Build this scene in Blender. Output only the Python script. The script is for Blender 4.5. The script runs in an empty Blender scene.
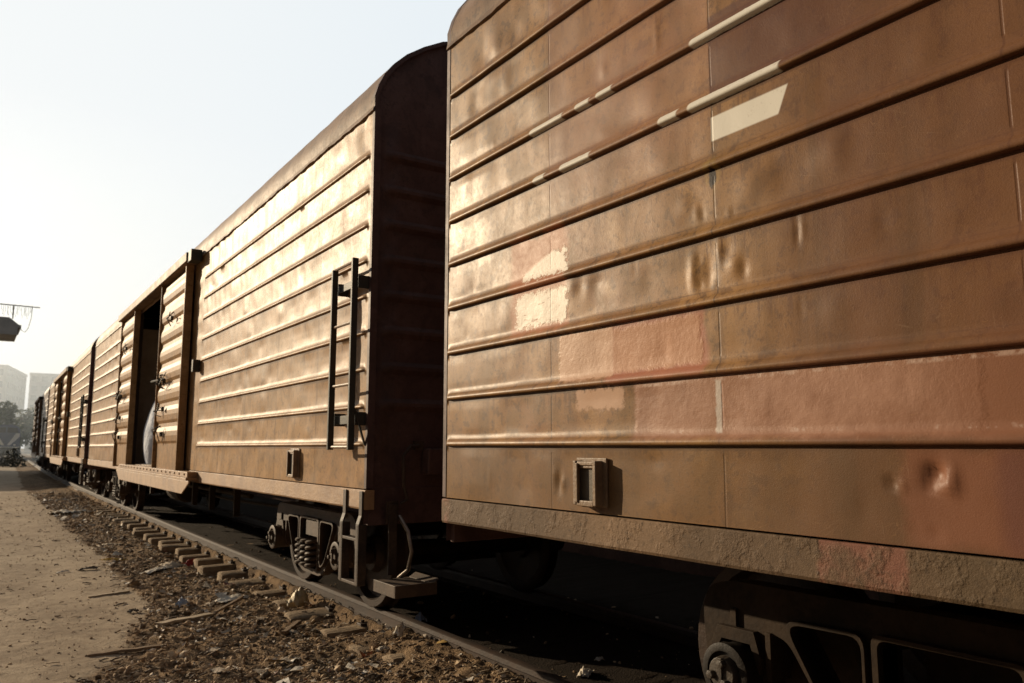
import bpy, bmesh, math, random
import numpy as np
from mathutils import Vector, Matrix, noise as mnoise

random.seed(7)
SC = bpy.context.scene
COL = SC.collection
PI = math.pi
R = math.radians

# ------------------------------------------------------------------ node helpers
class X:
    """a float socket with operators, so masks can be written as formulas"""
    def __init__(s, nt, sock): s.nt, s.s = nt, sock
    def _m(s, op, b=None, c=None, clamp=False):
        n = s.nt.nodes.new('ShaderNodeMath'); n.operation = op; n.use_clamp = clamp
        for i, v in enumerate((s, b, c)):
            if v is None: continue
            if isinstance(v, X): s.nt.links.new(v.s, n.inputs[i])
            else: n.inputs[i].default_value = v
        return X(s.nt, n.outputs[0])
    def __add__(s, o): return s._m('ADD', o)
    __radd__ = __add__
    def __sub__(s, o): return s._m('SUBTRACT', o)
    def __rsub__(s, o): return (s * -1.0) + o
    def __mul__(s, o): return s._m('MULTIPLY', o)
    __rmul__ = __mul__
    def __truediv__(s, o): return s._m('DIVIDE', o)
    def abs(s): return s._m('ABSOLUTE')
    def fract(s): return s._m('FRACT')
    def mx(s, o): return s._m('MAXIMUM', o)
    def mn(s, o): return s._m('MINIMUM', o)
    def clamp(s): return s._m('ADD', 0.0, clamp=True)
    def ss(s, a, b):          # smoothstep a..b (a > b gives a falling step)
        n = s.nt.nodes.new('ShaderNodeMapRange'); n.interpolation_type = 'SMOOTHSTEP'
        lo, hi, o0, o1 = (a, b, 0, 1) if a < b else (b, a, 1, 0)
        n.inputs[1].default_value = lo; n.inputs[2].default_value = hi
        n.inputs[3].default_value = o0; n.inputs[4].default_value = o1
        s.nt.links.new(s.s, n.inputs[0]); return X(s.nt, n.outputs[0])

class Mat:
    def __init__(s, name):
        s.m = bpy.data.materials.new(name); s.m.use_nodes = True
        s.nt = s.m.node_tree
        s.b = s.nt.nodes['Principled BSDF']
        tc = s.nt.nodes.new('ShaderNodeTexCoord'); s.co = tc.outputs['Object']
        sp = s.nt.nodes.new('ShaderNodeSeparateXYZ'); s.nt.links.new(s.co, sp.inputs[0])
        s.x, s.y, s.z = (X(s.nt, sp.outputs[i]) for i in range(3))
    def vec(s, x, y, z):
        n = s.nt.nodes.new('ShaderNodeCombineXYZ')
        for i, v in enumerate((x, y, z)):
            if isinstance(v, X): s.nt.links.new(v.s, n.inputs[i])
            else: n.inputs[i].default_value = v
        return n.outputs[0]
    def noise(s, scale, detail=3, rough=.55, v=None, dist=0):
        n = s.nt.nodes.new('ShaderNodeTexNoise')
        s.nt.links.new(v or s.co, n.inputs['Vector'])
        n.inputs['Scale'].default_value = scale; n.inputs['Detail'].default_value = detail
        n.inputs['Roughness'].default_value = rough; n.inputs['Distortion'].default_value = dist
        return X(s.nt, n.outputs[0])
    def voro(s, scale, v=None, feat='F1'):
        n = s.nt.nodes.new('ShaderNodeTexVoronoi'); n.feature = feat
        s.nt.links.new(v or s.co, n.inputs['Vector']); n.inputs['Scale'].default_value = scale
        return X(s.nt, n.outputs['Distance'])
    def island(s):
        n = s.nt.nodes.new('ShaderNodeNewGeometry'); return X(s.nt, n.outputs['Random Per Island'])
    def objrand(s):
        n = s.nt.nodes.new('ShaderNodeObjectInfo'); return X(s.nt, n.outputs['Random'])
    def rgb(s, c):
        n = s.nt.nodes.new('ShaderNodeRGB'); n.outputs[0].default_value = (*c, 1); return n.outputs[0]
    def mix(s, a, b, f, mode='MIX'):
        n = s.nt.nodes.new('ShaderNodeMix'); n.data_type = 'RGBA'; n.blend_type = mode
        for v, i in ((f, 0), (a, 6), (b, 7)):
            if isinstance(v, X): s.nt.links.new(v.s, n.inputs[i])
            elif isinstance(v, (tuple, list)): n.inputs[i].default_value = (*v, 1)
            elif isinstance(v, (int, float)): n.inputs[i].default_value = v
            else: s.nt.links.new(v, n.inputs[i])
        return n.outputs[2]
    def ramp(s, f, stops):
        n = s.nt.nodes.new('ShaderNodeValToRGB'); s.nt.links.new(f.s, n.inputs[0])
        e = n.color_ramp.elements
        while len(e) < len(stops): e.new(.5)
        for k, (p, c) in enumerate(stops): e[k].position = p; e[k].color = (*c, 1)
        return n.outputs[0]
    def out(s, col, rough=.6, bump=None, dist=.01, strength=1.0, metal=0, spec=.5):
        for v, k in ((col, 'Base Color'), (rough, 'Roughness'), (metal, 'Metallic'), (spec, 'Specular IOR Level')):
            if isinstance(v, X): s.nt.links.new(v.s, s.b.inputs[k])
            elif isinstance(v, tuple): s.b.inputs[k].default_value = (*v, 1)
            elif isinstance(v, (int, float)): s.b.inputs[k].default_value = v
            else: s.nt.links.new(v, s.b.inputs[k])
        if bump is not None:
            n = s.nt.nodes.new('ShaderNodeBump'); n.inputs['Distance'].default_value = dist
            n.inputs['Strength'].default_value = strength
            s.nt.links.new(bump.s, n.inputs['Height']); s.nt.links.new(n.outputs[0], s.b.inputs['Normal'])
        return s.m

# ------------------------------------------------------------------ mesh helpers
class MB:
    def __init__(s): s.v, s.f = [], []
    def add(s, vs, fs):
        o = len(s.v); s.v += [tuple(p) for p in vs]; s.f += [tuple(i + o for i in f) for f in fs]; return s
    def box(s, x0, x1, y0, y1, z0, z1, rot=None, at=None):
        vs = [(x, y, z) for z in (z0, z1) for y in (y0, y1) for x in (x0, x1)]
        if rot is not None:
            m = Matrix.Rotation(rot[0], 4, rot[1]); c = Vector(at or ((x0+x1)/2, (y0+y1)/2, (z0+z1)/2))
            vs = [tuple(m @ (Vector(p) - c) + c) for p in vs]
        return s.add(vs, [(0,2,3,1),(4,5,7,6),(0,1,5,4),(2,6,7,3),(0,4,6,2),(1,3,7,5)])
    def prism(s, poly, axis, a, b):
        """poly in the two other axes (order kept), extruded along axis from a to b"""
        def P(u, w, t): return {'x': (t, u, w), 'y': (u, t, w), 'z': (u, w, t)}[axis]
        n = len(poly)
        vs = [P(*p, a) for p in poly] + [P(*p, b) for p in poly]
        fs = [tuple(range(n))[::-1], tuple(range(n, 2*n))] + [(i, (i+1) % n, n+(i+1) % n, n+i) for i in range(n)]
        return s.add(vs, fs)
    def tube(s, pts, r, n=8, caps=True):
        pts = [Vector(p) for p in pts]; o = len(s.v); rings = []
        prev = None
        for i, p in enumerate(pts):
            d = (pts[min(i+1, len(pts)-1)] - pts[max(i-1, 0)]).normalized()
            if prev is None: u = d.orthogonal().normalized()
            else:
                u = prev - d * prev.dot(d)
                u = u.normalized() if u.length > 1e-6 else d.orthogonal().normalized()
            prev = u; w = d.cross(u)
            rr = r[i] if isinstance(r, (list, tuple)) else r
            rings.append([tuple(p + (u*math.cos(2*PI*k/n) + w*math.sin(2*PI*k/n))*rr) for k in range(n)])
        vs = [q for g in rings for q in g]; fs = []
        for i in range(len(rings)-1):
            for k in range(n):
                a, b = i*n+k, i*n+(k+1) % n; fs.append((a, b, b+n, a+n))
        if caps: fs += [tuple(range(n))[::-1], tuple(range((len(rings)-1)*n, len(rings)*n))]
        return s.add(vs, fs)
    def lathe(s, prof, c, axis='x', n=32):
        """prof: (t along axis, radius)"""
        vs, fs = [], []
        for t, r in prof:
            for k in range(n):
                a = 2*PI*k/n; u, w = r*math.cos(a), r*math.sin(a)
                q = {'x': (t, u, w), 'y': (u, t, w), 'z': (u, w, t)}[axis]
                vs.append((q[0]+c[0], q[1]+c[1], q[2]+c[2]))
        for i in range(len(prof)-1):
            for k in range(n):
                a, b = i*n+k, i*n+(k+1) % n; fs.append((a, b, b+n, a+n))
        fs += [tuple(range(n)), tuple(range((len(prof)-1)*n, len(prof)*n))]
        return s.add(vs, fs)
    def plate(s, outline, holes, axis, a, b):
        """flat plate with holes, extruded between a and b"""
        bm = bmesh.new(); edges = []
        for lp in [outline] + holes:
            vs = [bm.verts.new((u, w, 0)) for u, w in lp]
            edges += [bm.edges.new((vs[i], vs[(i+1) % len(vs)])) for i in range(len(vs))]
        bmesh.ops.triangle_fill(bm, edges=edges, use_beauty=True)
        bm.verts.index_update()
        def P(u, w, t): return {'x': (t, u, w), 'y': (u, t, w), 'z': (u, w, t)}[axis]
        V = [(q.co.x, q.co.y) for q in bm.verts]; n = len(V)
        F = [[q.index for q in f.verts] for f in bm.faces]
        E = [(e.verts[0].index, e.verts[1].index) for e in bm.edges if len(e.link_faces) == 1]
        bm.free()
        s.add([P(u, w, a) for u, w in V] + [P(u, w, b) for u, w in V],
              [tuple(f[::-1]) for f in F] + [tuple(i+n for i in f) for f in F] + [(i, j, j+n, i+n) for i, j in E])
        return s
    def build(s, name, mat, parent=None, smooth=False, bevel=0, seg=2, angle=40):
        me = bpy.data.meshes.new(name); me.from_pydata(s.v, [], s.f)
        bm = bmesh.new(); bm.from_mesh(me); bmesh.ops.recalc_face_normals(bm, faces=bm.faces); bm.to_mesh(me); bm.free()
        o = bpy.data.objects.new(name, me); COL.objects.link(o); o.parent = parent
        for m in (mat if isinstance(mat, list) else [mat]): me.materials.append(m)
        if smooth: me.polygons.foreach_set('use_smooth', [True]*len(me.polygons)); me.set_sharp_from_angle(angle=R(angle))
        if bevel:
            b = o.modifiers.new('bevel', 'BEVEL'); b.width = bevel; b.segments = seg; b.limit_method = 'ANGLE'; b.angle_limit = R(35)
        me.update(); return o

def tag(o, label=None, cat=None, group=None, kind=None):
    for k, v in (('label', label), ('category', cat), ('group', group), ('kind', kind)):
        if v: o[k] = v
    return o
def empty(name, loc=(0, 0, 0), rz=0):
    o = bpy.data.objects.new(name, None); COL.objects.link(o); o.location = loc; o.rotation_euler = (0, 0, rz)
    o.empty_display_size = .2; return o
def copy_tree(o, parent=None):
    c = o.copy(); COL.objects.link(c); c.parent = parent
    for ch in list(o.children): copy_tree(ch, c)
    return c
def N(x, y, z=0, seed=0): return mnoise.noise(Vector((x + seed*17.3, y - seed*9.1, z + seed*3.7)))
def sstep(a, b, t):
    t = min(1, max(0, (t-a)/(b-a))); return t*t*(3-2*t)

# ------------------------------------------------------------------ dimensions
HW, HL = 1.43, 8.125                    # half width and half length of a wagon
PITCH = 17.27
TRX = 3.63                              # centre of the track beside the camera
ZS0, ZS1, ZSEAM = .896, 1.033, 3.69
RIBS = [1.332 + .2545*k for k in range(9)]
ROOF = [(-1.43, 3.69), (-1.432, 3.78), (-1.405, 3.87), (-1.36, 3.965), (-1.29, 4.06), (-1.19, 4.16), (-1.05, 4.26), (-.89, 4.35), (-.5, 4.47), (0, 4.52)]
ROOF = ROOF + [(-x, z) for x, z in ROOF[-2::-1]]
def curve_off(y):                       # the track bends gently to the right in the distance
    if y < 0: return 0
    if y < 62: return y*y/4000
    return 62*62/4000 + (y-62)*.031
A_Y = 3.93 - HL                         # centre of the nearest wagon
B_Y = 4.95 + HL

# ------------------------------------------------------------------ paint
def boxmask(m, y0, y1, z0, z1, e=.02, wob=None, amt=.03):
    y, z = m.y, m.z
    if wob is not None: y = y + (wob-.5)*amt; z = z + (wob-.5)*(amt*.8)
    return y.ss(y0-e, y0+e) * y.ss(y1+e, y1-e) * z.ss(z0-e, z0+e) * z.ss(z1+e, z1-e)

def paint(name, tan, red, dark, near=False, seams=True, rough=.40, crust=False, redbias=0.0, bumpk=1.0, spec=.30):
    m = Mat(name)
    big = m.noise(.55, 3, .5); mid = m.noise(3.2, 5, .6); fine = m.noise(38, 4, .65); grit = m.noise(210, 2, .6)
    st = m.noise(1, 4, .6, v=m.vec(m.x*5, m.y*7.5, m.z*.45))
    st2 = m.noise(1, 3, .6, v=m.vec(m.x*20, m.y*26, m.z*1.1))
    f = (big*.75 + mid*.35 + redbias - .12).ss(.30, .62)
    col = m.mix(tan, red, f)
    col = m.mix(col, dark, (st.ss(.48, .75)*.42 + st2.ss(.55, .8)*.18).clamp())
    col = m.mix(col, tuple(min(1, c*1.35+.02) for c in tan), mid.ss(.55, .75)*.28)
    mot = m.noise(4.5, 8, .62, dist=.8); mot2 = m.noise(17, 6, .62)
    col = m.mix(col, tuple(c*.62 for c in tan), mot.ss(.50, .60)*.62)
    col = m.mix(col, tuple(min(1, c*1.22+.01) for c in tan), mot.ss(.48, .38)*.45)
    col = m.mix(col, dark, mot2.ss(.545, .64)*.50)
    lines = m.noise(1, 2, .6, v=m.vec(m.x*60, m.y*150, m.z*2.2))
    col = m.mix(col, tuple(c*.6 for c in tan), lines.ss(.53, .64)*.14)
    col = m.mix(col, dark, (fine.ss(.56, .66)*.42))
    rg = fine*.18 + mid*.14 + mot*.22 + (rough-.27)
    speck = m.noise(120, 3, .7)
    if seams:
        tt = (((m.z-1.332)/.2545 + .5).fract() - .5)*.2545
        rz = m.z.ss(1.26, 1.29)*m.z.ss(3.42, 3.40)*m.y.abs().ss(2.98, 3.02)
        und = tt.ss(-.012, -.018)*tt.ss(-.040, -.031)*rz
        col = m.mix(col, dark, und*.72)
        thin = (tt - .036).abs().ss(.004, .0012)*rz
        col = m.mix(col, dark, thin*.45*mid.ss(.35, .6))
        s3 = m.noise(1, 3, .6, v=m.vec(m.x*20, m.y*42, m.z*.9))
        col = m.mix(col, tuple(c*.55 for c in red), tt.ss(-.03, -.04)*tt.ss(-.127, -.05)*rz*s3.ss(.52, .66)*.75)
    col = m.mix(col, dark, speck.ss(.56, .65)*.40); col = m.mix(col, tuple(min(1, c*1.5) for c in tan), speck.ss(.36, .28)*.22)
    h = grit*(.05*bumpk) + speck*.03 + fine*(.03*bumpk) + mid*(.05)
    if seams:
        d = (((HL - m.y.abs())/1.008 + .5).fract() - .5).abs()*1.008
        sm = d.ss(.0055, .0015)
        wid = d.ss(.035, .012)*.5
        col = m.mix(col, dark, (sm*.75*st2.ss(.2, .5)).clamp())
        col = m.mix(col, dark, wid*st.ss(.35, .6)*.45)
        tq = ((((m.z-1.332)/.2545 + .5).fract() - .5)*.2545).abs()
        h = h - sm*.09*tq.ss(.042, .055).mx(m.z.ss(3.42, 3.44)).mx(m.z.ss(1.26, 1.24))
    if near:
        wy = A_Y
        wob = m.noise(7, 4, .6); wob2 = m.noise(22, 4, .7); brush = m.noise(1, 4, .6, v=m.vec(m.x, m.y*5, m.z*45))
        Y = lambda a: a - wy
        def bx(y0, y1, z0, z1, e=.012, w=wob, amt=.08): return boxmask(m, Y(y0), Y(y1), z0, z1, e, w, amt)
        # maroon paint right of the second seam, with the rightward light falloff painted in
        rr = m.y.ss(Y(2.06), Y(1.35))
        col = m.mix(col, m.mix((.135, .060, .033), dark, st.ss(.45, .75)*.5), rr*.80)
        top = boxmask(m, Y(1.92), Y(2.93), 2.0, 3.7, .006, None)*(big*.5+.35)
        col = m.mix(col, (.34, .175, .115), top*m.z.ss(2.2, 2.75)*.55)
        mar = bx(.2, 1.921, 2.60, 2.93, .006, None)
        col = m.mix(col, (.105, .046, .036), mar*m.y.ss(Y(1.1), Y(1.7))*.7)
        lowb = m.z.ss(1.34, 1.30)*m.z.ss(1.03, 1.04)
        col = m.mix(col, (.145, .085, .043), lowb*.55*m.y.ss(Y(1.05), Y(1.35)))
        # scrubbed and repainted patches
        col = m.mix(col, (.44, .175, .085), bx(2.795, 3.25, 1.85, 2.33, .02, wob, .15)*.72)
        smear = brush.ss(.34, .50)
        tri = bx(2.80, 3.17, 2.12, 2.235, .006, wob2, .10)*((m.z - 2.11) - (m.y - Y(2.80))*-.30 - .0).ss(.0, .02)
        tri = bx(2.80, 3.15, 2.115, 2.23, .008, wob2, .14)*(((m.y-Y(2.88))*.32 + (m.z-2.12)*1.0).ss(.13, .105))
        wh = (tri + bx(2.80, 3.21, 1.885, 2.05, .010, wob2, .13)*smear.mx(wob.ss(.42, .5))).clamp()
        col = m.mix(col, (.88, .80, .68), wh*.97)
        p1 = bx(2.49, 2.855, 1.60, 1.815, .010, wob2, .05)
        p3 = bx(2.44, 2.74, 1.47, 1.56, .010, wob2, .11)
        p2 = bx(2.005, 2.49, 1.615, 1.80, .012, wob2, .06)
        p4 = bx(1.03, 2.36, 1.345, 1.56, .014, wob2, .05)
        col = m.mix(col, (.40, .150, .095), bx(1.98, 2.52, 1.575, 1.815, .02, wob, .08)*.75)
        col = m.mix(col, (.46, .245, .135), p2*.75)
        col = m.mix(col, (.56, .35, .235), (p1 + p3*.85).clamp()*.9)
        col = m.mix(col, (.25, .115, .066), bx(.2, 2.37, 1.335, 1.57, .02, wob, .06)*.8)
        col = m.mix(col, (.40, .225, .150), p4*(wob.ss(.30, .62)*.5 + .25)*m.y.ss(Y(1.0), Y(1.3)))
        col = m.mix(col, (.225, .096, .054), bx(.96, 1.262, 1.04, 1.31, .03, wob, .10)*.75)
        col = m.mix(col, (.150, .064, .044), bx(.2, 1.01, 1.04, 1.31, .03, wob, .06)*.85)
        drip = bx(1.916, 1.942, 1.36, 1.55, .005, wob2, .025)
        col = m.mix(col, (.58, .52, .46), drip*.8)
        edge = (m.z - 1.553).abs().ss(.012, .002)*m.y.ss(Y(2.4), Y(2.3))*wob2.ss(.45, .6)
        edge2 = (m.z - 1.366).abs().ss(.010, .003)*m.y.ss(Y(2.4), Y(2.1))*wob2.ss(.50, .62)*wob.ss(.45, .55)
        col = m.mix(col, (.52, .38, .31), (edge*.6 + edge2*.55).clamp())
        # white paint on the ribs and the white sloping mark
        def rib(zr, segs):
            a = None
            for y0, y1 in segs:
                s_ = m.y.ss(Y(y0)-.006, Y(y0)+.006)*m.y.ss(Y(y1)+.006, Y(y1)-.006)
                a = s_ if a is None else (a + s_)
            return a.clamp()*(m.z + (wob2-.5)*.012 - (zr+.000)).abs().ss(.023, .019)
        wm = rib(RIBS[6], [(3.06, 2.80)[::-1], (2.603, 2.70), (2.45, 2.551), (1.0, 1.995)]) + \
             rib(RIBS[5], [(2.946, 3.031), (2.609, 2.82), (2.075, 2.174), (1.598, 2.015)])
        tz = boxmask(m, Y(1.4), Y(1.919), 2.439, 2.532, .004, None)*((m.y - Y(1.577)) - (2.535 - m.z)*.46).ss(-.004, .004)
        col = m.mix(col, m.mix((.70, .66, .57), (.42, .33, .25), wob2.ss(.60, .80)), (wm + tz).clamp()*(fine.ss(.72, .62)*.15+.85))
        # rust hole on the seam, paint scars
        hole = ((m.y-Y(1.919))*(m.y-Y(1.919)) + (m.z-2.298)*(m.z-2.298)*.25 + (wob2-.5)*.0008).ss(.00045, .0002)
        col = m.mix(col, (.02, .012, .008), hole)
        halo = ((m.y-Y(1.919))*(m.y-Y(1.919)) + (m.z-2.308)*(m.z-2.308)*.3).ss(.0022, .0006)*wob2.ss(.4, .55)
        col = m.mix(col, (.30, .19, .06), halo*(1-hole)*.7)
        for ang, sd, th in ((.35, 1.0, .70), (-.6, 7.0, .715), (1.45, 13.0, .72)):
            ca, sa = math.cos(ang), math.sin(ang)
            sc2 = m.noise(1, 1, .5, v=m.vec(m.x+sd, (m.y*ca + m.z*sa)*5.0, (m.z*ca - m.y*sa)*170))
            col = m.mix(col, (.40, .27, .17), sc2.ss(th+.01, th+.06)*mid.ss(.50, .60)*.16)
        scar = m.noise(1, 2, .5, v=m.vec(m.x, m.y*9+m.z*4, m.z*14-m.y*3), dist=1.5)
        col = m.mix(col, tuple(min(1, c*1.6+.03) for c in tan), ((scar-.5).abs().ss(.006, .001))*mid.ss(.5, .62)*.14)
        pt = (p1 + p2 + p4*.8 + wh).clamp()
        h = h + pt*(.10*fine + .06) + fine*.10*pt
        h = h + wm*.05
        rg = rg + pt*.05
    if crust:
        v = m.voro(46); c2 = m.noise(55, 5, .7)
        h = h*.6 + c2*.9 + v*.35
        col = m.mix(col, dark, c2.ss(.5, .68)*.6)
        rg = rg + .18
    return m.out(col, rg.clamp(), h, dist=.012 if not crust else .016, strength=.7 if not crust else .9, spec=spec)

TAN, RED, DRK = (.320, .174, .062), (.240, .112, .046), (.075, .043, .024)
M = {}
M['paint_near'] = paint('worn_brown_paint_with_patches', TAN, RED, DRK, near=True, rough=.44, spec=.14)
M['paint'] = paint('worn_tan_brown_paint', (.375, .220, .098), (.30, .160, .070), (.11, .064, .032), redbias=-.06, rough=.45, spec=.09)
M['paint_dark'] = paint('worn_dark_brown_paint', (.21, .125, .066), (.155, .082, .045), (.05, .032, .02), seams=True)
M['end_paint'] = paint('dull_red_brown_paint', (.115, .062, .050), (.10, .052, .041), (.055, .033, .027), seams=False, rough=.6)
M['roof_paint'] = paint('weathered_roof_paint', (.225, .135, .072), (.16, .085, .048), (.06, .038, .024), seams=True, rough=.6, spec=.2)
def sill_mat(name, near):
    m = Mat(name)
    big = m.noise(1.1, 3, .5); c2 = m.noise(46, 6, .72); mid = m.noise(7, 5, .65); v = m.voro(60)
    col = m.mix((.205, .125, .066), (.115, .07, .036), big.ss(.38, .62))
    if near:
        w = m.noise(14, 4, .7)
        yy = m.y + (w-.5)*.05
        pm = yy.ss(1.262-A_Y-.01, 1.262-A_Y+.01)*yy.ss(1.545-A_Y+.01, 1.545-A_Y-.01)
        col = m.mix(col, (.205, .080, .050), pm*(mid.ss(.7, .40)*.75+.1))
        col = m.mix(col, (.26, .10, .05), yy.ss(1.0-A_Y, .85-A_Y)*mid.ss(.45, .6)*.5)
        col = m.mix(col, (.30, .13, .085), (m.y).ss(3.82-A_Y, 3.9-A_Y)*mid.ss(.4, .6)*.7)
        col = m.mix(col, (.09, .06, .03), yy.ss(1.26-A_Y, 1.1-A_Y)*.55)
    col = m.mix(col, (.045, .03, .018), c2.ss(.52, .70)*.7)
    col = m.mix(col, (.26, .165, .09), c2.ss(.42, .30)*.35)
    return m.out(col, (c2*.2+.62).clamp(), c2*(mid.ss(.46, .60)*.75 + .22) + v*.06 + mid*.12 + m.noise(150, 3, .7)*.25, dist=.011, strength=.6, spec=.3)
M['sill_near'] = sill_mat('crusty_sill_paint_near', True)
def sill_soft():
    m = Mat('flaking_sill_paint')
    a = m.noise(4, 5, .6); b = m.noise(40, 5, .7)
    col = m.mix((.34, .195, .090), (.24, .13, .062), a.ss(.4, .65))
    col = m.mix(col, (.08, .05, .03), b.ss(.56, .70)*.7)
    return m.out(col, b*.2+.45, b*.5+a*.4, dist=.01, strength=.6)
M['sill'] = sill_soft()
def simple(name, c1, c2, sc=6, rough=.6, metal=0, bump=.4, dist=.006, spec=.4):
    m = Mat(name); a = m.noise(sc, 5, .62); b = m.noise(sc*9, 3, .6)
    col = m.mix(c1, c2, (a*.75+b*.25).ss(.36, .64))
    return m.out(col, (b*.2 + rough - .1).clamp(), a*.6+b*bump, dist=dist, strength=.7, metal=metal, spec=spec)
M['iron'] = simple('dusty_cast_iron', (.040, .025, .014), (.020, .013, .008), 5, .7, spec=.15)
M['iron_tan'] = simple('dust_coated_iron', (.085, .052, .030), (.036, .023, .014), 6, .65)
M['steel_dark'] = simple('oily_dark_steel', (.010, .008, .006), (.018, .013, .009), 12, .6, spec=.2)
M['cap'] = simple('greasy_bearing_cap', (.07, .055, .04), (.035, .026, .02), 16, .5)
M['wheel'] = simple('rusty_wheel_steel', (.045, .026, .016), (.025, .017, .012), 9, .5, .3)
M['tread'] = simple('polished_tread_steel', (.30, .26, .22), (.20, .16, .13), 9, .32, .8)
M['ladder'] = simple('grimy_ladder_paint', (.042, .044, .036), (.065, .055, .040), 14, .55, spec=.2)
M['holder'] = simple('bronze_brown_holder_paint', (.26, .165, .09), (.17, .105, .06), 10, .5)
M['holder_back'] = simple('dull_olive_plate', (.11, .085, .055), (.08, .06, .04), 14, .6)
M['rail'] = simple('rusty_rail_steel', (.050, .027, .015), (.028, .017, .011), 7, .6)
M['wood'] = simple('floor_boards', (.62, .54, .45), (.48, .41, .33), 5, .8)
M['post'] = simple('dark_door_post', (.075, .055, .04), (.05, .036, .027), 6, .7)
M['rubber'] = simple('perished_rubber', (.03, .027, .025), (.05, .042, .036), 15, .55)

# ------------------------------------------------------------------ wagon
def disp_near(y, z):      # buckled sheet of the nearest wagon (world y); + is outward
    zf = 1.0
    d = .0055*N(y*1.9, z*1.1, 0, 1) + .0038*N(y*5.2, z*2.3, 0, 2)*zf + .0010*N(y*13, z*6, 0, 9)
    hi = sstep(1.9, 2.1, z)
    d += hi*(.0045*N(y*3.1, z*1.4, 0, 3)) + sstep(2.3, 3.3, z)*.004*N(y*6.5, z*1.7, 0, 33)
    for (cy, cz, sy, sz, a) in DENTS:
        if abs(y-cy) > 3*sy or abs(z-cz) > 3*sz: continue
        q = ((y-cy)/sy)**2 + ((z-cz)/sz)**2
        if q < 9: d += a*math.exp(-q)
    return d
DENTS = [(2.035, 1.955, .022, .065, .0075), (1.955, 1.95, .030, .060, -.0065), (2.0, 2.005, .012, .010, -.004), (2.0, 1.905, .012, .012, -.005), (1.935, 1.90, .010, .012, .004),
         (1.835, 1.955, .040, .035, .0060), (1.795, 1.93, .020, .030, -.0055), (1.90, 2.02, .014, .05, .004), (1.86, 2.02, .03, .04, -.003),
         (1.578, 2.075, .012, .028, -.0045), (1.566, 2.03, .011, .030, -.0045), (1.552, 2.03, .012, .04, .0030), (1.590, 2.085, .014, .02, .003), (1.572, 1.99, .010, .020, -.003), (1.57, 1.76, .012, .03, -.0015), (1.70, 2.06, .03, .012, -.002),
         (1.296, 1.207, .016, .013, -.014), (1.272, 1.204, .014, .012, .008), (1.172, 1.240, .026, .022, -.020), (1.190, 1.205, .018, .012, -.014), (1.130, 1.222, .016, .034, .012), (1.155, 1.200, .03, .008, .006),
         (1.18, 1.072, .014, .012, -.009), (1.235, 1.082, .008, .012, -.006), (1.21, 1.066, .01, .008, -.005), (2.87, 1.155, .022, .05, -.009), (2.845, 1.15, .014, .028, .007), (2.89, 1.19, .02, .02, .003),
         (2.005, 2.185, .016, .03, .003), (1.975, 2.17, .012, .018, -.003), (1.85, 2.145, .010, .012, .0035), (1.832, 2.145, .010, .010, -.003), (2.06, 2.22, .04, .05, .004), (1.75, 2.23, .06, .06, .004), (1.60, 2.22, .07, .08, -.006), (1.42, 2.26, .05, .07, .005),
         (2.39, 2.65, .12, .10, -.005), (3.55, 3.45, .07, .14, -.009), (3.40, 3.44, .06, .13, .008), (3.22, 3.42, .06, .12, -.008), (3.02, 3.42, .08, .10, -.007), (2.88, 3.42, .06, .10, .007),
         (3.30, 3.2, .05, .08, .005), (3.62, 3.2, .05, .10, -.006), (2.45, 3.25, .10, .1, -.006), (2.60, 2.03, .05, .06, -.007), (2.70, 2.05, .035, .06, -.008), (2.77, 2.06, .03, .06, .006),
         (3.42, 2.9, .012, .03, .004), (3.60, 2.35, .012, .03, .004), (3.5, 2.6, .05, .06, .004), (3.3, 2.36, .04, .06, -.004), (2.25, 1.97, .07, .06, -.004), (2.35, 2.06, .012, .05, -.003), (3.62, 2.10, .05, .07, -.004), (3.3, 1.97, .05, .07, .004),
         (1.25, 2.75, .06, .07, -.003), (1.12, 2.42, .06, .07, .003), (2.2, 3.1, .06, .09, .005), (2.05, 3.1, .05, .08, -.005), (1.45, 1.73, .05, .05, .002), (3.45, 1.16, .012, .06, .0025)]
_r = random.Random(21)
for _k in range(90):
    DENTS.append((_r.uniform(.5, 3.85), _r.uniform(1.06, 3.62), _r.uniform(.012, .05), _r.uniform(.02, .08), _r.choice((-1, 1))*_r.uniform(.0008, .0030)*(1 if _k < 60 else .6)))
FDENTS = [(_r.uniform(5.0, 21.1), _r.uniform(1.06, 3.66), _r.uniform(.03, .12), _r.uniform(.03, .14), _r.choice((-1, 1))*_r.uniform(.002, .007)) for _k in range(190)]
FDENTS.sort()
def disp_far(y, z):
    d = .0055*N(y*1.6, z*1.0, 0, 5) + .0055*N(y*4.6, z*1.6, 0, 6) + .0030*N(y*10, z*3, 0, 9)
    for (cy, cz, sy, sz, a) in FDENTS:
        if abs(y-cy) > 3*sy or abs(z-cz) > 3*sz: continue
        d += a*math.exp(-((y-cy)/sy)**2-((z-cz)/sz)**2)
    d -= .009*(.3+.7*sstep(1.8, 3.0, z))*abs(N(y*2.6, z*1.1, 0, 15)) + .006*abs(N(y*5.1, z*1.4, 0, 16))
    d += (sstep(3.3, 3.5, z)*.009 + sstep(2.5, 3.2, z)*.003)*N(y*6.5, z*1.6, 0, 7)
    return d

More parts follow.
